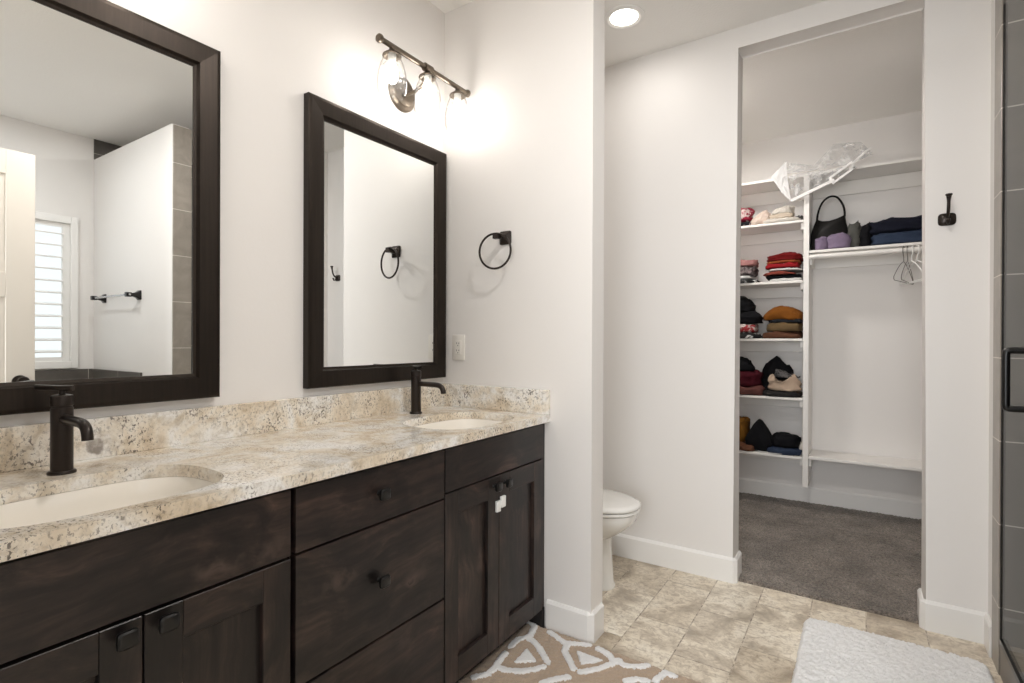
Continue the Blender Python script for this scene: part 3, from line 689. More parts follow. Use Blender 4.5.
# ------------------------------------------------------------------ toilet (faces +x)
t = thing('toilet', 'white two-piece toilet behind the end wall, lid closed', 'toilet', (.4, 2.45, 0))
ty = 2.45
def ov(xb, xf, hw, z, p=2.3, n=48):
    """egg outline: blunt back at xb, rounded front at xf"""
    out = []
    xm = xb + (xf - xb) * .42
    for i in range(n):
        a = 2 * math.pi * i / n; c, s = math.cos(a), math.sin(a)
        rx = (xf - xm) if c > 0 else (xm - xb)
        pp = p if c > 0 else 3.0
        out.append((xm + rx * math.copysign(abs(c) ** (2 / pp), c), ty + hw * math.copysign(abs(s) ** (2 / pp), s), z))
    return out
bm = B_()
ring_mesh(bm, [ov(.16, .675, .112, 0), ov(.16, .676, .114, .012), ov(.165, .668, .108, .02), ov(.17, .664, .104, .10), ov(.18, .655, .103, .20), ov(.19, .655, .106, .245), ov(.20, .695, .134, .272), ov(.20, .745, .160, .31), ov(.20, .778, .176, .345), ov(.20, .786, .181, .375), ov(.20, .786, .181, .386)])
obj('bowl', bm, 'ceramic', t, smooth=True, ang=50)
bm = B_(); ring_mesh(bm, [ov(.235, .789, .180, .389), ov(.23, .796, .186, .393), ov(.23, .797, .187, .400), ov(.232, .793, .184, .405)]); obj('seat', bm, 'ceramic', t, smooth=True, ang=50)
bm = B_(); ring_mesh(bm, [ov(.235, .793, .182, .408), ov(.23, .800, .188, .412), ov(.23, .801, .189, .420), ov(.235, .795, .184, .428), ov(.26, .77, .165, .434), ov(.35, .66, .09, .438)]); obj('lid', bm, 'ceramic', t, smooth=True, ang=60)
bm = B_(); box(bm, .015, .205, ty - .215, ty + .215, .36, .70, .022, 4); obj('tank', bm, 'ceramic', t, smooth=True)
bm = B_(); box(bm, .008, .215, ty - .225, ty + .225, .702, .735, .010, 3); obj('tank_lid', bm, 'ceramic', t, smooth=True)
bm = B_(); tube(bm, [(.205, ty - .15, .65), (.225, ty - .15, .65), (.23, ty - .13, .648), (.23, ty - .07, .642)], .006, 10); obj('flush_lever', bm, 'chrome', t, smooth=True)

# ------------------------------------------------------------------ closet shelving
YF = 4.25
cs = thing('closet_shelving', 'white built-in closet shelving with upright divider and hanging rod', 'shelving', (1.5, 4.4, .2))
def board(name, x0, x1, y0, y1, z0, z1): 
    bm = B_(); box(bm, x0, x1, y0, y1, z0, z1, .003, 2); return obj(name, bm, 'shelf', cs)
board('divider', 1.343, 1.379, YF, YB - .001, .19, 2.384)
board('top_shelf', .46, 2.61, YF, YB - .001, 2.385, 2.403)
SH = {'A': 2.083, 'B': 1.655, 'C': 1.241, 'D': .818, 'E': .400}
for k, z in SH.items():
    board('shelf', .46, 1.3425, YF, YB - .001, z - .018, z)
    board('cleat', .46, 1.3425, YB - .018, YB - .001, z - .10, z - .0185)
    board('cleat', 1.322, 1.3425, YF + .03, YB - .02, z - .065, z - .0185)
board('hanging_shelf', 1.3795, 2.61, YF, YB - .001, 1.842, 1.860)
board('low_shelf', 1.3795, 2.61, YF, YB - .001, .392, .412)
board('cleat', .46, 1.3425, YB - .018, YB - .001, 2.285, 2.3845); board('cleat', 1.3795, 2.61, YB - .018, YB - .001, 2.285, 2.3845)
board('cleat', 1.3795, 2.61, YB - .018, YB - .001, 1.76, 1.8415); board('cleat', 1.3795, 1.396, YF + .03, YB - .02, 1.76, 1.8415); board('cleat', 1.3795, 1.396, YF + .03, YB - .02, .335, .3915)
bm = B_(); tube(bm, [(1.3795, YF + .012, 1.815), (2.615, YF + .012, 1.815)], .0165, 20); obj('hanging_rod', bm, 'shelf', cs, smooth=True, ang=50)

# ------------------------------------------------------------------ clothes
def garment(name, label, cat, cx, cy, z0, w, d, h, m, seed=0, folds=1, dome=.15, rough=.10, p=4., tilt=0., group=None, skew=0.):
    """folded cloth: rounded slab with fold grooves round its sides and soft creases"""
    bm = B_(); NL, NM = 18, 56; rings = []
    for i in range(1, NL):
        ph = -math.pi / 2 + math.pi * i / NL
        sp_, cp = math.sin(ph), math.cos(ph)
        zz = math.copysign(abs(sp_) ** .45, sp_); cr = abs(cp) ** .35
        groove = 1 - .10 * (folds > 1) * (.5 + .5 * math.cos(zz * math.pi * folds)) ** 3 * (abs(zz) < .93)
        ring = []
        for j in range(NM):
            a = 2 * math.pi * j / NM; c, s = math.cos(a), math.sin(a)
            x = math.copysign(abs(c) ** (2 / p), c) * w / 2 * cr * groove; y = math.copysign(abs(s) ** (2 / p), s) * d / 2 * cr * groove
            r2 = (x / (w / 2)) ** 2 + (y / (d / 2)) ** 2
            top = (zz + 1) / 2
            z = h * top * (1 + dome * (1 - min(r2, 1.6)) * top)
            q = Vector((x * 9 + seed * 3.1, y * 9, z * 14))
            n1 = noise.noise(q); n2 = noise.noise(q * 2.3 + Vector((5, 1, 2)))
            n3 = abs(noise.noise(q * 4.1 + Vector((2, 7, 3))))
            k = rough * h * (.3 + top)
            z += (k * (n1 + .5 * n2) - .010 * n3 * (1 + 2 * rough)) * (top > .08) + tilt * x * top + skew * x * x
            x += .012 * n2 * (.4 + top) - .008 * n3 * c; y += .012 * n1 - .010 * n3 * s
            ring.append((cx + x, cy + y, max(z0 + .0008, z0 + z)))
        rings.append(ring)
    ring_mesh(bm, rings)
    o = obj(name, bm, m, origin=(cx, cy, z0), smooth=True, ang=None)
    return tag(o, label, cat, group)
def cl_(name, col, col2=None, pat=None, **k): M[name] = cloth(name, col, col2, pat=pat, **k); return name
cl_('c_cream', (.72, .62, .50), (.60, .50, .40)); cl_('c_ivory', (.78, .73, .66)); cl_('c_blush', (.66, .48, .40), (.74, .66, .58))
cl_('c_redpat', (.30, .02, .05), (.75, .62, .60), pat=(22, .54)); cl_('c_redpat2', (.02, .02, .025), (.6, .5, .5), pat=(20, .58))
cl_('c_pink', (.36, .15, .15), (.55, .30, .28)); cl_('c_greypat', (.32, .27, .27), (.10, .08, .08), pat=(30, .5)); cl_('c_white', (.80, .80, .79)); cl_('c_bwpat', (.02, .02, .02), (.7, .7, .7), pat=(25, .58)); cl_('c_brick', (.42, .09, .06), (.16, .04, .03))
cl_('c_red', (.20, .008, .008), (.13, .006, .007)); cl_('c_orangered', (.38, .12, .03), (.30, .04, .02)); cl_('c_scarlet', (.34, .014, .02), (.65, .60, .56), pat=(9, .60)); cl_('c_black', (.008, .008, .010), (.005, .005, .007)); cl_('c_maroon', (.09, .006, .015), (.05, .005, .010))
cl_('c_rust', (.27, .095, .012), (.20, .065, .008)); cl_('c_charcoal', (.025, .028, .034)); cl_('c_tan', (.19, .125, .06), (.13, .085, .04)); cl_('c_brown', (.16, .07, .035), (.11, .045, .03))
cl_('c_terra', (.17, .06, .05), (.10, .045, .04)); cl_('c_grey', (.16, .15, .15), (.05, .05, .05), pat=(34, .52)); cl_('c_dkgrey', (.030, .027, .027)); cl_('c_mustard', (.26, .115, .015), (.19, .08, .01)); cl_('c_denim', (.045, .065, .115), (.022, .036, .07)); cl_('c_navy', (.012, .014, .028), (.008, .009, .018))
cl_('c_lav', (.30, .235, .34), (.22, .17, .26)); cl_('c_olive', (.12, .12, .11), (.09, .09, .08)); cl_('c_bagblack', (.006, .005, .0045), (.004, .0035, .003), rough=.5)
G = {k: 'clothes on the %s closet shelf' % n for k, n in zip('ABCDE', ('uppermost left', 'second left', 'middle left', 'fourth left', 'lowest left'))}
yc = 4.385
# shelf A
z = SH['A']
garment('folded_shirt', 'white folded top lying flat under the cream sweater, uppermost shelf', 'clothing', 1.19, yc - .02, z, .27, .24, .035, 'c_ivory', 1, 1, .1, .25, group=G['A'])
garment('folded_sweater', 'cream sweater folded on the white top, uppermost shelf', 'clothing', 1.185, yc, z + .033, .19, .22, .038, 'c_cream', 2, 1, .2, .3, group=G['A'])
garment('folded_sweater', 'ivory sweater on top of the cream clothes, uppermost shelf', 'clothing', 1.20, yc, z + .07, .15, .20, .042, 'c_ivory', 13, 1, .7, .45, 2.6, group=G['A'])
garment('crumpled_shirt', 'blush beige top slumped beside the red patterned clothes, uppermost shelf', 'clothing', 1.055, yc - .05, z, .14, .16, .065, 'c_blush', 4, 1, .5, .5, 2.6, tilt=.35, group=G['A'])
garment('knit_scrap', 'small brown patterned knit at the right end of the uppermost shelf', 'clothing', 1.305, yc - .03, z, .065, .12, .035, 'c_grey', 3, 1, .4, .4, 2.5, group=G['A'])
garment('patterned_shirt', 'red and white patterned top at the left of the uppermost shelf', 'clothing', .905, yc - .02, z + .035, .19, .22, .105, 'c_redpat', 6, 2, .2, .3, 3, group=G['A'])
garment('patterned_shirt', 'black and white patterned top under the red patterned one', 'clothing', .91, yc - .02, z, .21, .22, .038, 'c_redpat2', 7, 1, .1, .3, 3, group=G['A'])
# shelf B
z = SH['B']
garment('folded_shirt', 'black and white patterned top at the bottom of the left pile, second shelf', 'clothing', .925, yc - .03, z, .24, .24, .032, 'c_bwpat', 11, 1, .1, .3, group=G['B'])
garment('folded_shirt', 'white top in the lower half of the left pile, second shelf', 'clothing', .905, yc - .02, z + .030, .20, .23, .034, 'c_white', 12, 1, .1, .3, group=G['B'])
garment('folded_shirt', 'grey patterned top in the middle of the left pile, second shelf', 'clothing', .925, yc - .02, z + .062, .21, .22, .068, 'c_greypat', 13, 2, .1, .25, group=G['B'])
garment('folded_shirt', 'dusty pink top crowning the left pile, second shelf', 'clothing', .925, yc - .02, z + .128, .215, .22, .05, 'c_pink', 14, 1, .15, .25, group=G['B'])
sx = 1.208
garment('folded_shirt', 'white top at the bottom of the red pile, second shelf', 'clothing', sx + .015, yc - .01, z, .215, .24, .026, 'c_white', 15, 1, .05, .2, group=G['B'])
garment('folded_shirt', 'black top low in the red pile, second shelf', 'clothing', sx, yc, z + .025, .235, .23, .030, 'c_black', 16, 1, .05, .2, group=G['B'])
garment('folded_shirt', 'maroon top spilling over the left side of the red pile, second shelf', 'clothing', sx - .02, yc - .01, z + .052, .225, .24, .030, 'c_brick', 17, 1, .1, .2, skew=-1.6, group=G['B'])
garment('folded_shirt', 'pale grey top between red clothes, second shelf', 'clothing', sx + .015, yc, z + .080, .225, .23, .022, 'c_white', 18, 1, .05, .2, group=G['B'])
garment('folded_shirt', 'scarlet and white top in the red pile, second shelf', 'clothing', sx - .005, yc - .01, z + .10, .225, .23, .038, 'c_scarlet', 19, 1, .1, .2, group=G['B'])
garment('folded_shirt', 'thin orange top beneath the red sweater, second shelf', 'clothing', sx, yc - .005, z + .135, .225, .23, .02, 'c_orangered', 20, 1, .05, .2, group=G['B'])
garment('folded_sweater', 'deep red sweater on top of the right pile, second shelf', 'clothing', sx + .005, yc, z + .152, .24, .23, .056, 'c_red', 21, 2, .25, .2, group=G['B'])
# shelf C
z = SH['C']
garment('folded_shirt', 'black and white striped top at the bottom left of the middle shelf', 'clothing', .945, yc - .03, z, .26, .24, .042, 'c_bwpat', 24, 1, .1, .3, 3, group=G['C'])
garment('printed_shirt', 'red and white printed top between black clothes, middle shelf', 'clothing', .925, yc - .035, z + .044, .225, .225, .070, cl_('c_redprint', (.34, .03, .035), (.70, .62, .58), pat=(26, .50)), 23, 1, .05, .15, 4, group=G['C'])
garment('folded_shirt', 'black top lying directly on the red printed top, middle shelf', 'clothing', .935, yc - .02, z + .116, .27, .23, .075, 'c_black', 22, 2, .2, .25, 3, skew=-1.2, group=G['C'])
garment('black_top', 'black top slumped on top of the left pile, middle shelf', 'clothing', .925, yc - .01, z + .192, .18, .20, .095, 'c_black', 25, 1, .5, .35, 2.6, tilt=-.4, group=G['C'])
garment('folded_sweater', 'brown sweater at the bottom of the rust pile, middle shelf', 'clothing', 1.20, yc - .015, z, .26, .25, .052, 'c_brown', 26, 1, .05, .25, group=G['C'])
garment('folded_sweater', 'tan sweater in the rust pile, middle shelf', 'clothing', 1.215, yc - .01, z + .05, .235, .24, .068, 'c_tan', 27, 1, .05, .15, group=G['C'])
garment('folded_sweater', 'charcoal sweater under the rust sweater, middle shelf', 'clothing', 1.225, yc, z + .115, .22, .23, .032, 'c_charcoal', 28, 1, .05, .2, group=G['C'])
garment('folded_sweater', 'rust orange sweater on top of the right pile, middle shelf', 'clothing', 1.205, yc, z + .135, .265, .24, .085, 'c_rust', 29, 1, .35, .15, 3.2, skew=-1.8, group=G['C'])
# shelf D
z = SH['D']
garment('folded_sweater', 'terracotta brown top at the bottom left of the fourth shelf', 'clothing', .945, yc - .03, z, .28, .24, .062, 'c_terra', 30, 1, .15, .35, 3, group=G['D'])
garment('folded_sweater', 'maroon sweater in the left pile of the fourth shelf', 'clothing', .935, yc - .015, z + .058, .265, .23, .12, 'c_maroon', 31, 2, .2, .2, 3, group=G['D'])
garment('black_top', 'black top crowning the maroon sweater, fourth shelf', 'clothing', .905, yc - .01, z + .175, .22, .21, .075, 'c_black', 32, 1, .5, .35, 2.6, tilt=-.25, group=G['D'])
garment('folded_trousers', 'dark grey trousers lying flat on the right of the fourth shelf', 'clothing', 1.20, yc - .01, z, .26, .26, .042, 'c_dkgrey', 33, 1, .05, .15, group=G['D'])
cl_('c_blush2', (.62, .48, .36), (.50, .37, .28))
garment('crumpled_shirt', 'crumpled cream top in the right heap of the fourth shelf', 'clothing', 1.222, yc - .065, z + .042, .225, .115, .085, 'c_blush2', 34, 2, .2, .55, 3, group=G['D'])
garment('crumpled_shirt', 'grey patterned top between cream and black clothes, fourth shelf', 'clothing', 1.235, yc - .06, z + .138, .17, .10, .035, 'c_grey', 35, 1, .3, .4, 2.8, tilt=-.25, group=G['D'])
garment('crumpled_sweater', 'crumpled black sweater heaped behind the cream top, fourth shelf', 'clothing', 1.165, yc + .055, z + .042, .25, .12, .165, 'c_black', 36, 1, .35, .4, 2.5, skew=-3.0, group=G['D'])
# shelf E
z = SH['E']
garment('folded_shirt', 'reddish brown top under the mustard top, lowest shelf', 'clothing', .93, yc - .03, z, .22, .23, .055, 'c_brown', 37, 1, .2, .3, 3, tilt=-.2, group=G['E'])
garment('folded_sweater', 'mustard top standing at the left end of the lowest shelf', 'clothing', .885, yc, z + .05, .17, .2, .185, 'c_mustard', 38, 1, .1, .12, 4, group=G['E'])
garment('folded_jeans', 'blue jeans under the black clothes, lowest shelf', 'clothing', 1.215, yc - .015, z, .235, .25, .048, 'c_denim', 39, 1, .05, .15, 3.4, group=G['E'])
garment('folded_sweater', 'black sweater lying on the blue jeans, lowest shelf', 'clothing', 1.225, yc, z + .047, .19, .23, .082, 'c_black', 40, 1, .15, .15, 3, group=G['E'])
# peaked black garment
bm = B_(); oc = [(.965, .03), (1.00, .002), (1.10, .002), (1.15, .06), (1.10, .15), (1.055, .215), (1.035, .226), (1.01, .195), (.975, .13), (.955, .09)]
rings = []
for k, y in ((.86, yc - .10), (.97, yc - .085), (1.0, yc - .05), (1.0, yc + .03), (.95, yc + .08), (.80, yc + .1)):
    rings.append([(1.05 + (x - 1.05) * k, y + .006 * math.sin(9 * x + 20 * zz), z + max(.0008, .1 + (zz - .1) * k)) for x, zz in oc])
ring_mesh(bm, rings); bmesh.ops.subdivide_edges(bm, edges=bm.edges[:], cuts=2, use_grid_fill=True, smooth=.3)
for vv in bm.verts: vv.co.z = max(vv.co.z, z + .0008)
tag(obj('folded_sweater', bm, 'c_black', origin=(1.05, yc, z), smooth=True, ang=None), 'black sweater propped up in a peak beside the mustard top, lowest shelf', 'clothing', G['E'])
bm = B_(); tube(bm, bez((1.055, YF + .02, z + .008), (1.14, YF - .004, z + .003), (1.21, YF - .006, z + .002), (1.28, YF + .016, z + .020), 16), .004, 8)
tag(obj('drawstring', bm, 'c_white', smooth=True, origin=(1.16, YF + .01, z)), 'white cord lying along the front edge of the lowest shelf', 'cord')
garment('folded_shirt', 'pale grey top at the right end of the lowest shelf', 'clothing', 1.325, yc + .03, z, .035, .18, .075, 'c_ivory', 41, 1, .1, .2, group=G['E'])

# hanging shelf: handbag, slippers, jeans
z = 1.860
hb = thing('handbag', 'black shoulder bag with a looped strap on the hanging shelf', 'handbag', (1.495, 4.36, z))
oc = [(1.385, .004), (1.605, .004), (1.618, .03), (1.612, .13), (1.598, .185), (1.588, .247), (1.545, .228), (1.495, .215), (1.45, .218), (1.415, .235), (1.398, .19), (1.381, .13), (1.374, .04)]
rings = []
for k, y in ((.84, 4.315), (.95, 4.322), (1.0, 4.345), (1.0, 4.385), (.95, 4.405), (.84, 4.412)):
    rings.append([(1.495 + (x - 1.495) * k, y + (.02 if y < 4.36 else -.02) * (zz / .24) ** 2, z + .12 + (zz - .12) * k + .018 * (1 - k)) for x, zz in oc])
bm = B_(); ring_mesh(bm, rings); bmesh.ops.subdivide_edges(bm, edges=bm.edges[:], cuts=2, use_grid_fill=True, smooth=.4)
for vv in bm.verts: vv.co.z = max(vv.co.z, z + .0008)
obj('bag_body', bm, 'c_bagblack', hb, smooth=True, ang=None)
bm = B_(); pts = bez((1.418, 4.362, z + .225), (1.43, 4.362, z + .40), (1.52, 4.362, z + .41), (1.55, 4.362, z + .365), 12)[:-1] + bez((1.55, 4.362, z + .365), (1.575, 4.362, z + .33), (1.59, 4.362, z + .29), (1.586, 4.362, z + .235), 10)
tube(bm, pts, .007, 10); obj('strap', bm, 'c_bagblack', hb, smooth=True)
garment('slipper', 'smaller lavender slipper in front of the handbag', 'slipper', 1.452, 4.295, z, .085, .09, .078, 'c_lav', 50, 1, .3, .08, 2.4, group='lavender slippers')
garment('slipper', 'larger lavender slipper in front of the handbag', 'slipper', 1.555, 4.30, z, .145, .10, .092, 'c_lav', 52, 1, .3, .06, 2.4, group='lavender slippers')
garment('knit_hat', 'grey knit bundle right of the lavender slippers', 'clothing', 1.640, 4.37, z, .085, .16, .15, 'c_olive', 53, 2, .2, .2, 3)
garment('belt_bundle', 'small black bundle between the grey knit and the jeans', 'clothing', 1.700, 4.38, z, .09, .16, .125, 'c_black', 54, 2, .3, .3, 3)
garment('folded_jeans', 'blue jeans folded on the hanging shelf under navy trousers', 'clothing', 1.93, yc - .01, z, .40, .24, .085, 'c_denim', 55, 2, .05, .12, 4)
garment('folded_trousers', 'navy trousers folded on top of the blue jeans', 'clothing', 1.92, yc, z + .083, .40, .23, .085, 'c_navy', 56, 2, .1, .3, 4)

# hangers on the rod
def hanger(x, rz, m, wire, label, grp):
    t = thing('clothes_hanger', label, 'hanger', (0, 0, 0), grp)
    hw, r = .205, .0022 if wire else .0042
    zr = 0.0  # rod axis
    bm = B_()
    hook = [(0, .024 * math.cos(a), .024 * math.sin(a)) for a in [R(d_) for d_ in range(-35, 181, 18)]]
    hook += [(0, -.022, -.012), (0, -.012, -.03), (0, -.002, -.045), (0, 0, -.075)]
    tube(bm, hook, r, 8); obj('hook', bm, m, t, smooth=True)
    bm = B_(); tri = [(0, 0, -.075)] + bez((0, .02, -.078), (0, .09, -.10), (0, .16, -.15), (0, hw, -.185), 8) + [(0, hw + .004, -.20), (0, hw - .008, -.208), (0, -hw + .008, -.208), (0, -hw - .004, -.20)] + bez((0, -hw, -.185), (0, -.16, -.15), (0, -.09, -.10), (0, -.02, -.078), 8) 
    tube(bm, tri, r, 8, closed=True); obj('hanger_body', bm, m, t, smooth=True)
    t.location = (x, YF + .012, 1.815); t.rotation_euler = (0, 0, rz)
    return t
hanger(1.915, R(-17), 'steel2' if 'steel2' in M else M.setdefault('steel2', metal('grey_wire', (.22, .20, .18), .4, .8)) and 'steel2', True, 'grey wire hanger, leftmost of those on the closet rod', 'hangers on the closet rod')
hanger(1.935, R(-12), 'steel2', True, 'grey wire hanger second from the left on the closet rod', 'hangers on the closet rod')
hanger(1.955, R(14), 'plast', False, 'white plastic hanger angled across the wire ones on the closet rod', 'hangers on the closet rod')
hanger(1.985, R(20), 'plast', False, 'white plastic hanger furthest right on the closet rod', 'hangers on the closet rod')

# ------------------------------------------------------------------ clear plastic bedding bag over the top shelf edge
pb = thing('plastic_bag', 'empty clear plastic storage bag with white trim hanging over the top closet shelf', 'bag', (1.45, 4.24, 2.404))
def film(name, poly, bulge, seed, m):
    """a two-sided pouch of film: polygon (x,y,z) filled, front and back pushed apart away from the rim, wrinkled"""
    bm = B_(); vs = [bm.verts.new(p) for p in poly]; f = bm.faces.new(vs)
    bmesh.ops.triangulate(bm, faces=[f]); bmesh.ops.subdivide_edges(bm, edges=bm.edges[:], cuts=7, use_grid_fill=True)
    bmesh.ops.triangulate(bm, faces=bm.faces[:])
    bd = [v.co.copy() for v in bm.verts if v.is_boundary]
    dist = {v: min((v.co - b).length for b in bd) for v in bm.verts}
    g2 = bmesh.ops.duplicate(bm, geom=bm.verts[:] + bm.edges[:] + bm.faces[:])
    mp = {a: b for a, b in g2['vert_map'].items() if isinstance(a, bmesh.types.BMVert) and a in dist}
    for a, b in mp.items():
        for vtx, s in ((a, -1), (b, 1)):
            k = min(1, dist[a] / .05)
            n = noise.noise(Vector((vtx.co.x * 22 + seed, vtx.co.z * 22, s * 3.3))) + .6 * noise.noise(Vector((vtx.co.x * 50, vtx.co.z * 50 + seed, s)))
            vtx.co.y += s * bulge * (k ** .6) + n * .014 * (.25 + k)
    bmesh.ops.remove_doubles(bm, verts=bm.verts, dist=1e-4)
    return obj(name, bm, m, pb, smooth=True, ang=25)
film('film_lower', [(1.25, 4.235, 2.405), (1.44, 4.235, 2.408), (1.61, 4.235, 2.405), (1.62, 4.232, 2.36), (1.45, 4.225, 2.29), (1.27, 4.215, 2.215)], .010, 1, 'film')
film('film_upper', [(1.215, 4.255, 2.425), (1.23, 4.30, 2.52), (1.40, 4.31, 2.47), (1.52, 4.31, 2.60), (1.68, 4.31, 2.58), (1.75, 4.29, 2.48), (1.62, 4.26, 2.425), (1.42, 4.255, 2.42)], .022, 2, 'film')
film('gusset', [(1.135, 4.240, 2.415), (1.23, 4.262, 2.52), (1.238, 4.235, 2.43), (1.268, 4.214, 2.212), (1.21, 4.222, 2.28)], .006, 3, glass('milky_film', (.93, .93, .93), .2, milk=.62))
bm = B_()
def strip(bm, pts, w, y_, t=.006):
    for (xa_, za_), (xb_, zb_) in zip(pts, pts[1:]):
        d_ = Vector((xb_ - xa_, zb_ - za_)).normalized(); n = Vector((-d_.y, d_.x)) * w / 2
        prism(bm, [(xa_ + n.x, za_ + n.y), (xb_ + n.x, zb_ + n.y), (xb_ - n.x, zb_ - n.y), (xa_ - n.x, za_ - n.y)], y_ - t, y_ + t)
strip(bm, [(1.268, 2.216), (1.53, 2.322)], .020, 4.212); obj('trim', bm, 'film2', pb)
bm = B_(); strip(bm, [(1.52, 2.300), (1.655, 2.392)], .015, 4.212); strip(bm, [(1.50, 2.335), (1.63, 2.425)], .015, 4.213); strip(bm, [(1.645, 2.378), (1.622, 2.428)], .014, 4.212); strip(bm, [(1.527, 2.295), (1.500, 2.342)], .014, 4.2125); obj('carry_handle', bm, 'film2', pb)
bm = B_(); strip(bm, [(1.63, 2.425), (1.735, 2.515)], .012, 4.25); obj('zip', bm, 'film2', pb)

# ------------------------------------------------------------------ rugs
def pile(name, poly_in, x0, x1, y0, y1, step, hgt, amp, m, seed=1, wob=.004):
    bm = B_(); nx, ny = int((x1 - x0) / step), int((y1 - y0) / step); rnd = random.Random(seed); V = {}
    for i in range(nx + 1):
        for j in range(ny + 1):
            x, y = x0 + (x1 - x0) * i / nx, y0 + (y1 - y0) * j / ny
            dd = poly_in(x, y) + wob * noise.noise((x * 60, y * 60, seed))
            if dd < -step * .5: continue
            k = max(0., min(1, (dd + step * .5) / .014)); 
            zz = .0012 + (hgt * k ** .5 + amp * rnd.uniform(-1, 1) * k + amp * .8 * noise.noise((x * 45, y * 45, seed)) * k)
            V[i, j] = bm.verts.new((x + rnd.uniform(-.3, .3) * step, y + rnd.uniform(-.3, .3) * step, max(.0012, zz)))
    for (i, j), v0 in list(V.items()):
        q = [V.get((i, j)), V.get((i + 1, j)), V.get((i + 1, j + 1)), V.get((i, j + 1))]
        if all(q): bm.faces.new(q)
    e = [e for e in bm.edges if e.is_boundary]
    r = bmesh.ops.extrude_edge_only(bm, edges=e)
    for v_ in r['geom']:
        if isinstance(v_, bmesh.types.BMVert): v_.co.z = .0006
    return bm
def rrect(cx, cy, hx, hy, r, rot=0.):
    c, s = math.cos(rot), math.sin(rot)
    def f(x, y):
        dx, dy = x - cx, y - cy; u, w_ = abs(dx * c + dy * s), abs(-dx * s + dy * c)
        qx, qy = u - hx + r, w_ - hy + r
        return -(math.hypot(max(qx, 0), max(qy, 0)) + min(max(qx, qy), 0) - r)
    return f
m = mat('white_shag', rough=.95, **{'Sheen Weight': .4}); v = geo_coords(m)
setcol(m, mix(m, nz(m, v, 160, 3, .7), (.80, .795, .79), (.92, .915, .91))); bump(m, nz(m, v, 210, 3, .7), .7, .008); M['shag'] = m
bm = pile('shag', rrect(1.787, 2.19, .300, .447, .05), 1.47, 2.10, 1.73, 2.66, .0050, .022, .0042, 'shag', 3)
tag(obj('bath_rug', bm, 'shag', origin=(1.787, 2.19, 0), smooth=True, ang=None), 'white shaggy bath rug on the tile in front of the closet and shower', 'rug')
m = mat('tan_tufted', rough=.95, **{'Sheen Weight': .3}); v = geo_coords(m)
setcol(m, mix(m, nz(m, v, 190, 3, .7), (.36, .265, .185), (.56, .43, .32))); bump(m, nz(m, v, 240, 3, .7), .7, .006); M['tuft'] = m
bmx0, bmx1, bmy0, bmy1 = .495, 1.245, 1.36, 1.934
rugf = rrect((bmx0 + bmx1) / 2, (bmy0 + bmy1) / 2, (bmx1 - bmx0) / 2, (bmy1 - bmy0) / 2, .02)
bm = pile('tan', rugf, .48, 1.26, 1.34, 1.9355, .006, .012, .003, 'tuft', 5)
mt = tag(obj('bath_mat', bm, 'tuft', origin=(.87, 1.65, 0), smooth=True, ang=None), 'tan tufted bath mat with white loop pattern along the vanity', 'rug')
STR = [[(.508, 1.930), (.545, 1.907), (.563, 1.845), (.564, 1.827)],
       [(.541, 1.731), (.537, 1.786), (.557, 1.817), (.59, 1.816), (.639, 1.786), (.712, 1.724)],
       [(.536, 1.50), (.567, 1.54), (.569, 1.584), (.559, 1.617), (.548, 1.682)],
       [(.573, 1.596), (.611, 1.598), (.66, 1.624), (.692, 1.657), (.713, 1.691)],
       [(.62, 1.907), (.663, 1.888), (.702, 1.873), (.742, 1.889), (.792, 1.911)],
       [(.718, 1.878), (.73, 1.825), (.774, 1.781), (.811, 1.741)],
       [(.756, 1.607), (.785, 1.654), (.816, 1.688)],
       [(.841, 1.738), (.887, 1.792), (.917, 1.847), (.929, 1.885)],
       [(.833, 1.911), (.885, 1.897), (.922, 1.86)],
       [(.926, 1.878), (.958, 1.865), (.999, 1.882), (1.03, 1.913)],
       [(.996, 1.782), (1.024, 1.814), (1.061, 1.825)],
       [(1.084, 1.845), (1.098, 1.909), (1.133, 1.905)]]
TRI = [[(.606, 1.748), (.673, 1.703), (.612, 1.657)], [(.777, 1.846), (.875, 1.844), (.824, 1.785)]]
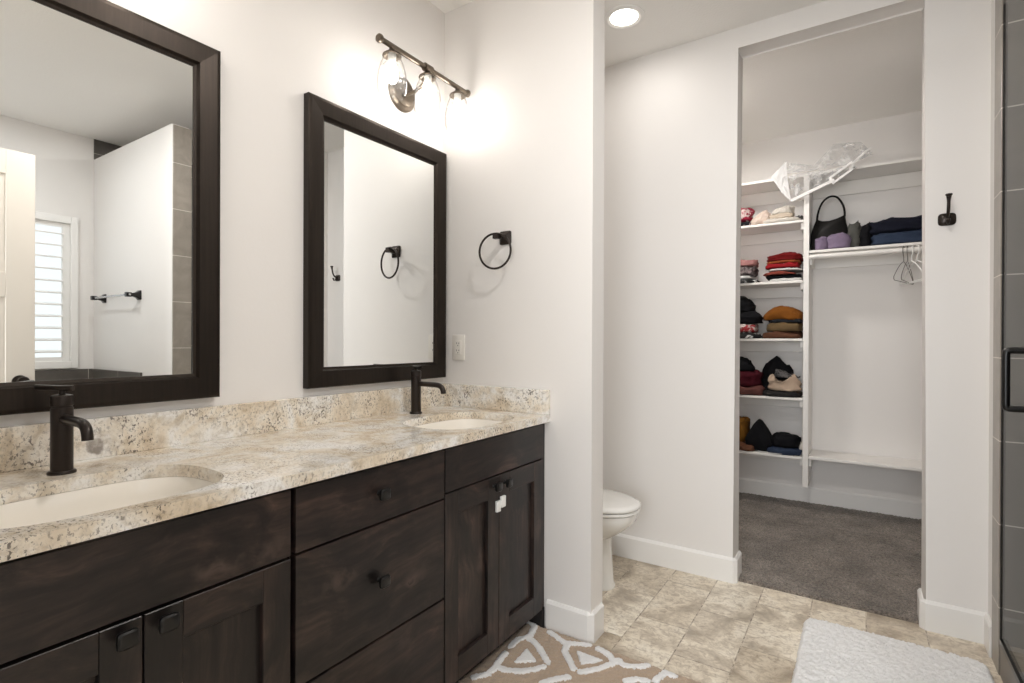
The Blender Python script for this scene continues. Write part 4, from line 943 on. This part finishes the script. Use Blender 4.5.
# the same motif continues over the hidden part of the mat
STR += [[(x + .34, y - .19) for x, y in s] for s in STR[1:6]] + [[(x + .06, y - .38) for x, y in s] for s in STR[1:9]] + [[(x + .40, y - .10) for x, y in s] for s in STR[1:4]]
TRI += [[(x + .34, y - .19) for x, y in s] for s in TRI[:1]] + [[(x + .06, y - .38) for x, y in s] for s in TRI]
rnd = random.Random(4); bm = B_()
def segd(p, a, b):
    ax, ay = a; bx, by = b; dx, dy = bx - ax, by - ay; L = dx * dx + dy * dy
    t_ = max(0, min(1, ((p[0] - ax) * dx + (p[1] - ay) * dy) / L)) if L else 0
    return math.hypot(p[0] - ax - t_ * dx, p[1] - ay - t_ * dy)
def tri_in(p, T):
    s = [(T[(i + 1) % 3][0] - T[i][0]) * (p[1] - T[i][1]) - (T[(i + 1) % 3][1] - T[i][1]) * (p[0] - T[i][0]) for i in range(3)]
    return all(q >= 0 for q in s) or all(q <= 0 for q in s)
segs = [(a, b) for s in STR for a, b in zip(s, s[1:])]
step = .0042; V = {}
for i in range(int((bmx1 - bmx0) / step)):
    for j in range(int((bmy1 - bmy0 - .004) / step)):
        x, y = bmx0 + .002 + i * step, bmy0 + .002 + j * step
        dd = .0145 - min((segd((x, y), a, b) for a, b in segs if abs(a[0] - x) < .12 and abs(a[1] - y) < .12), default=1)
        for T in TRI:
            if abs(T[0][0] - x) < .15 and abs(T[0][1] - y) < .15: dd = max(dd, .006 - (0 if tri_in((x, y), T) else min(segd((x, y), T[k], T[(k + 1) % 3]) for k in range(3))))
        dd += .003 * noise.noise((x * 90, y * 90, 0))
        if dd < 0: continue
        V[i, j] = bm.verts.new((x + rnd.uniform(-.25, .25) * step, y + rnd.uniform(-.25, .25) * step, .0155 + .0045 * min(1, dd / .005) ** .5 + rnd.uniform(-.0012, .0012)))
for (i, j) in list(V):
    q = [V.get((i, j)), V.get((i + 1, j)), V.get((i + 1, j + 1)), V.get((i, j + 1))]
    if all(q): bm.faces.new(q)
r = bmesh.ops.extrude_edge_only(bm, edges=[e for e in bm.edges if e.is_boundary])
for v_ in r['geom']:
    if isinstance(v_, bmesh.types.BMVert): v_.co.z = .008
bmesh.ops.delete(bm, geom=[v_ for v_ in bm.verts if not v_.link_faces], context='VERTS')
pt = obj('loop_pattern', bm, 'shag', mt, smooth=True, ang=None); pt['label'] = 'raised white tufted loops'
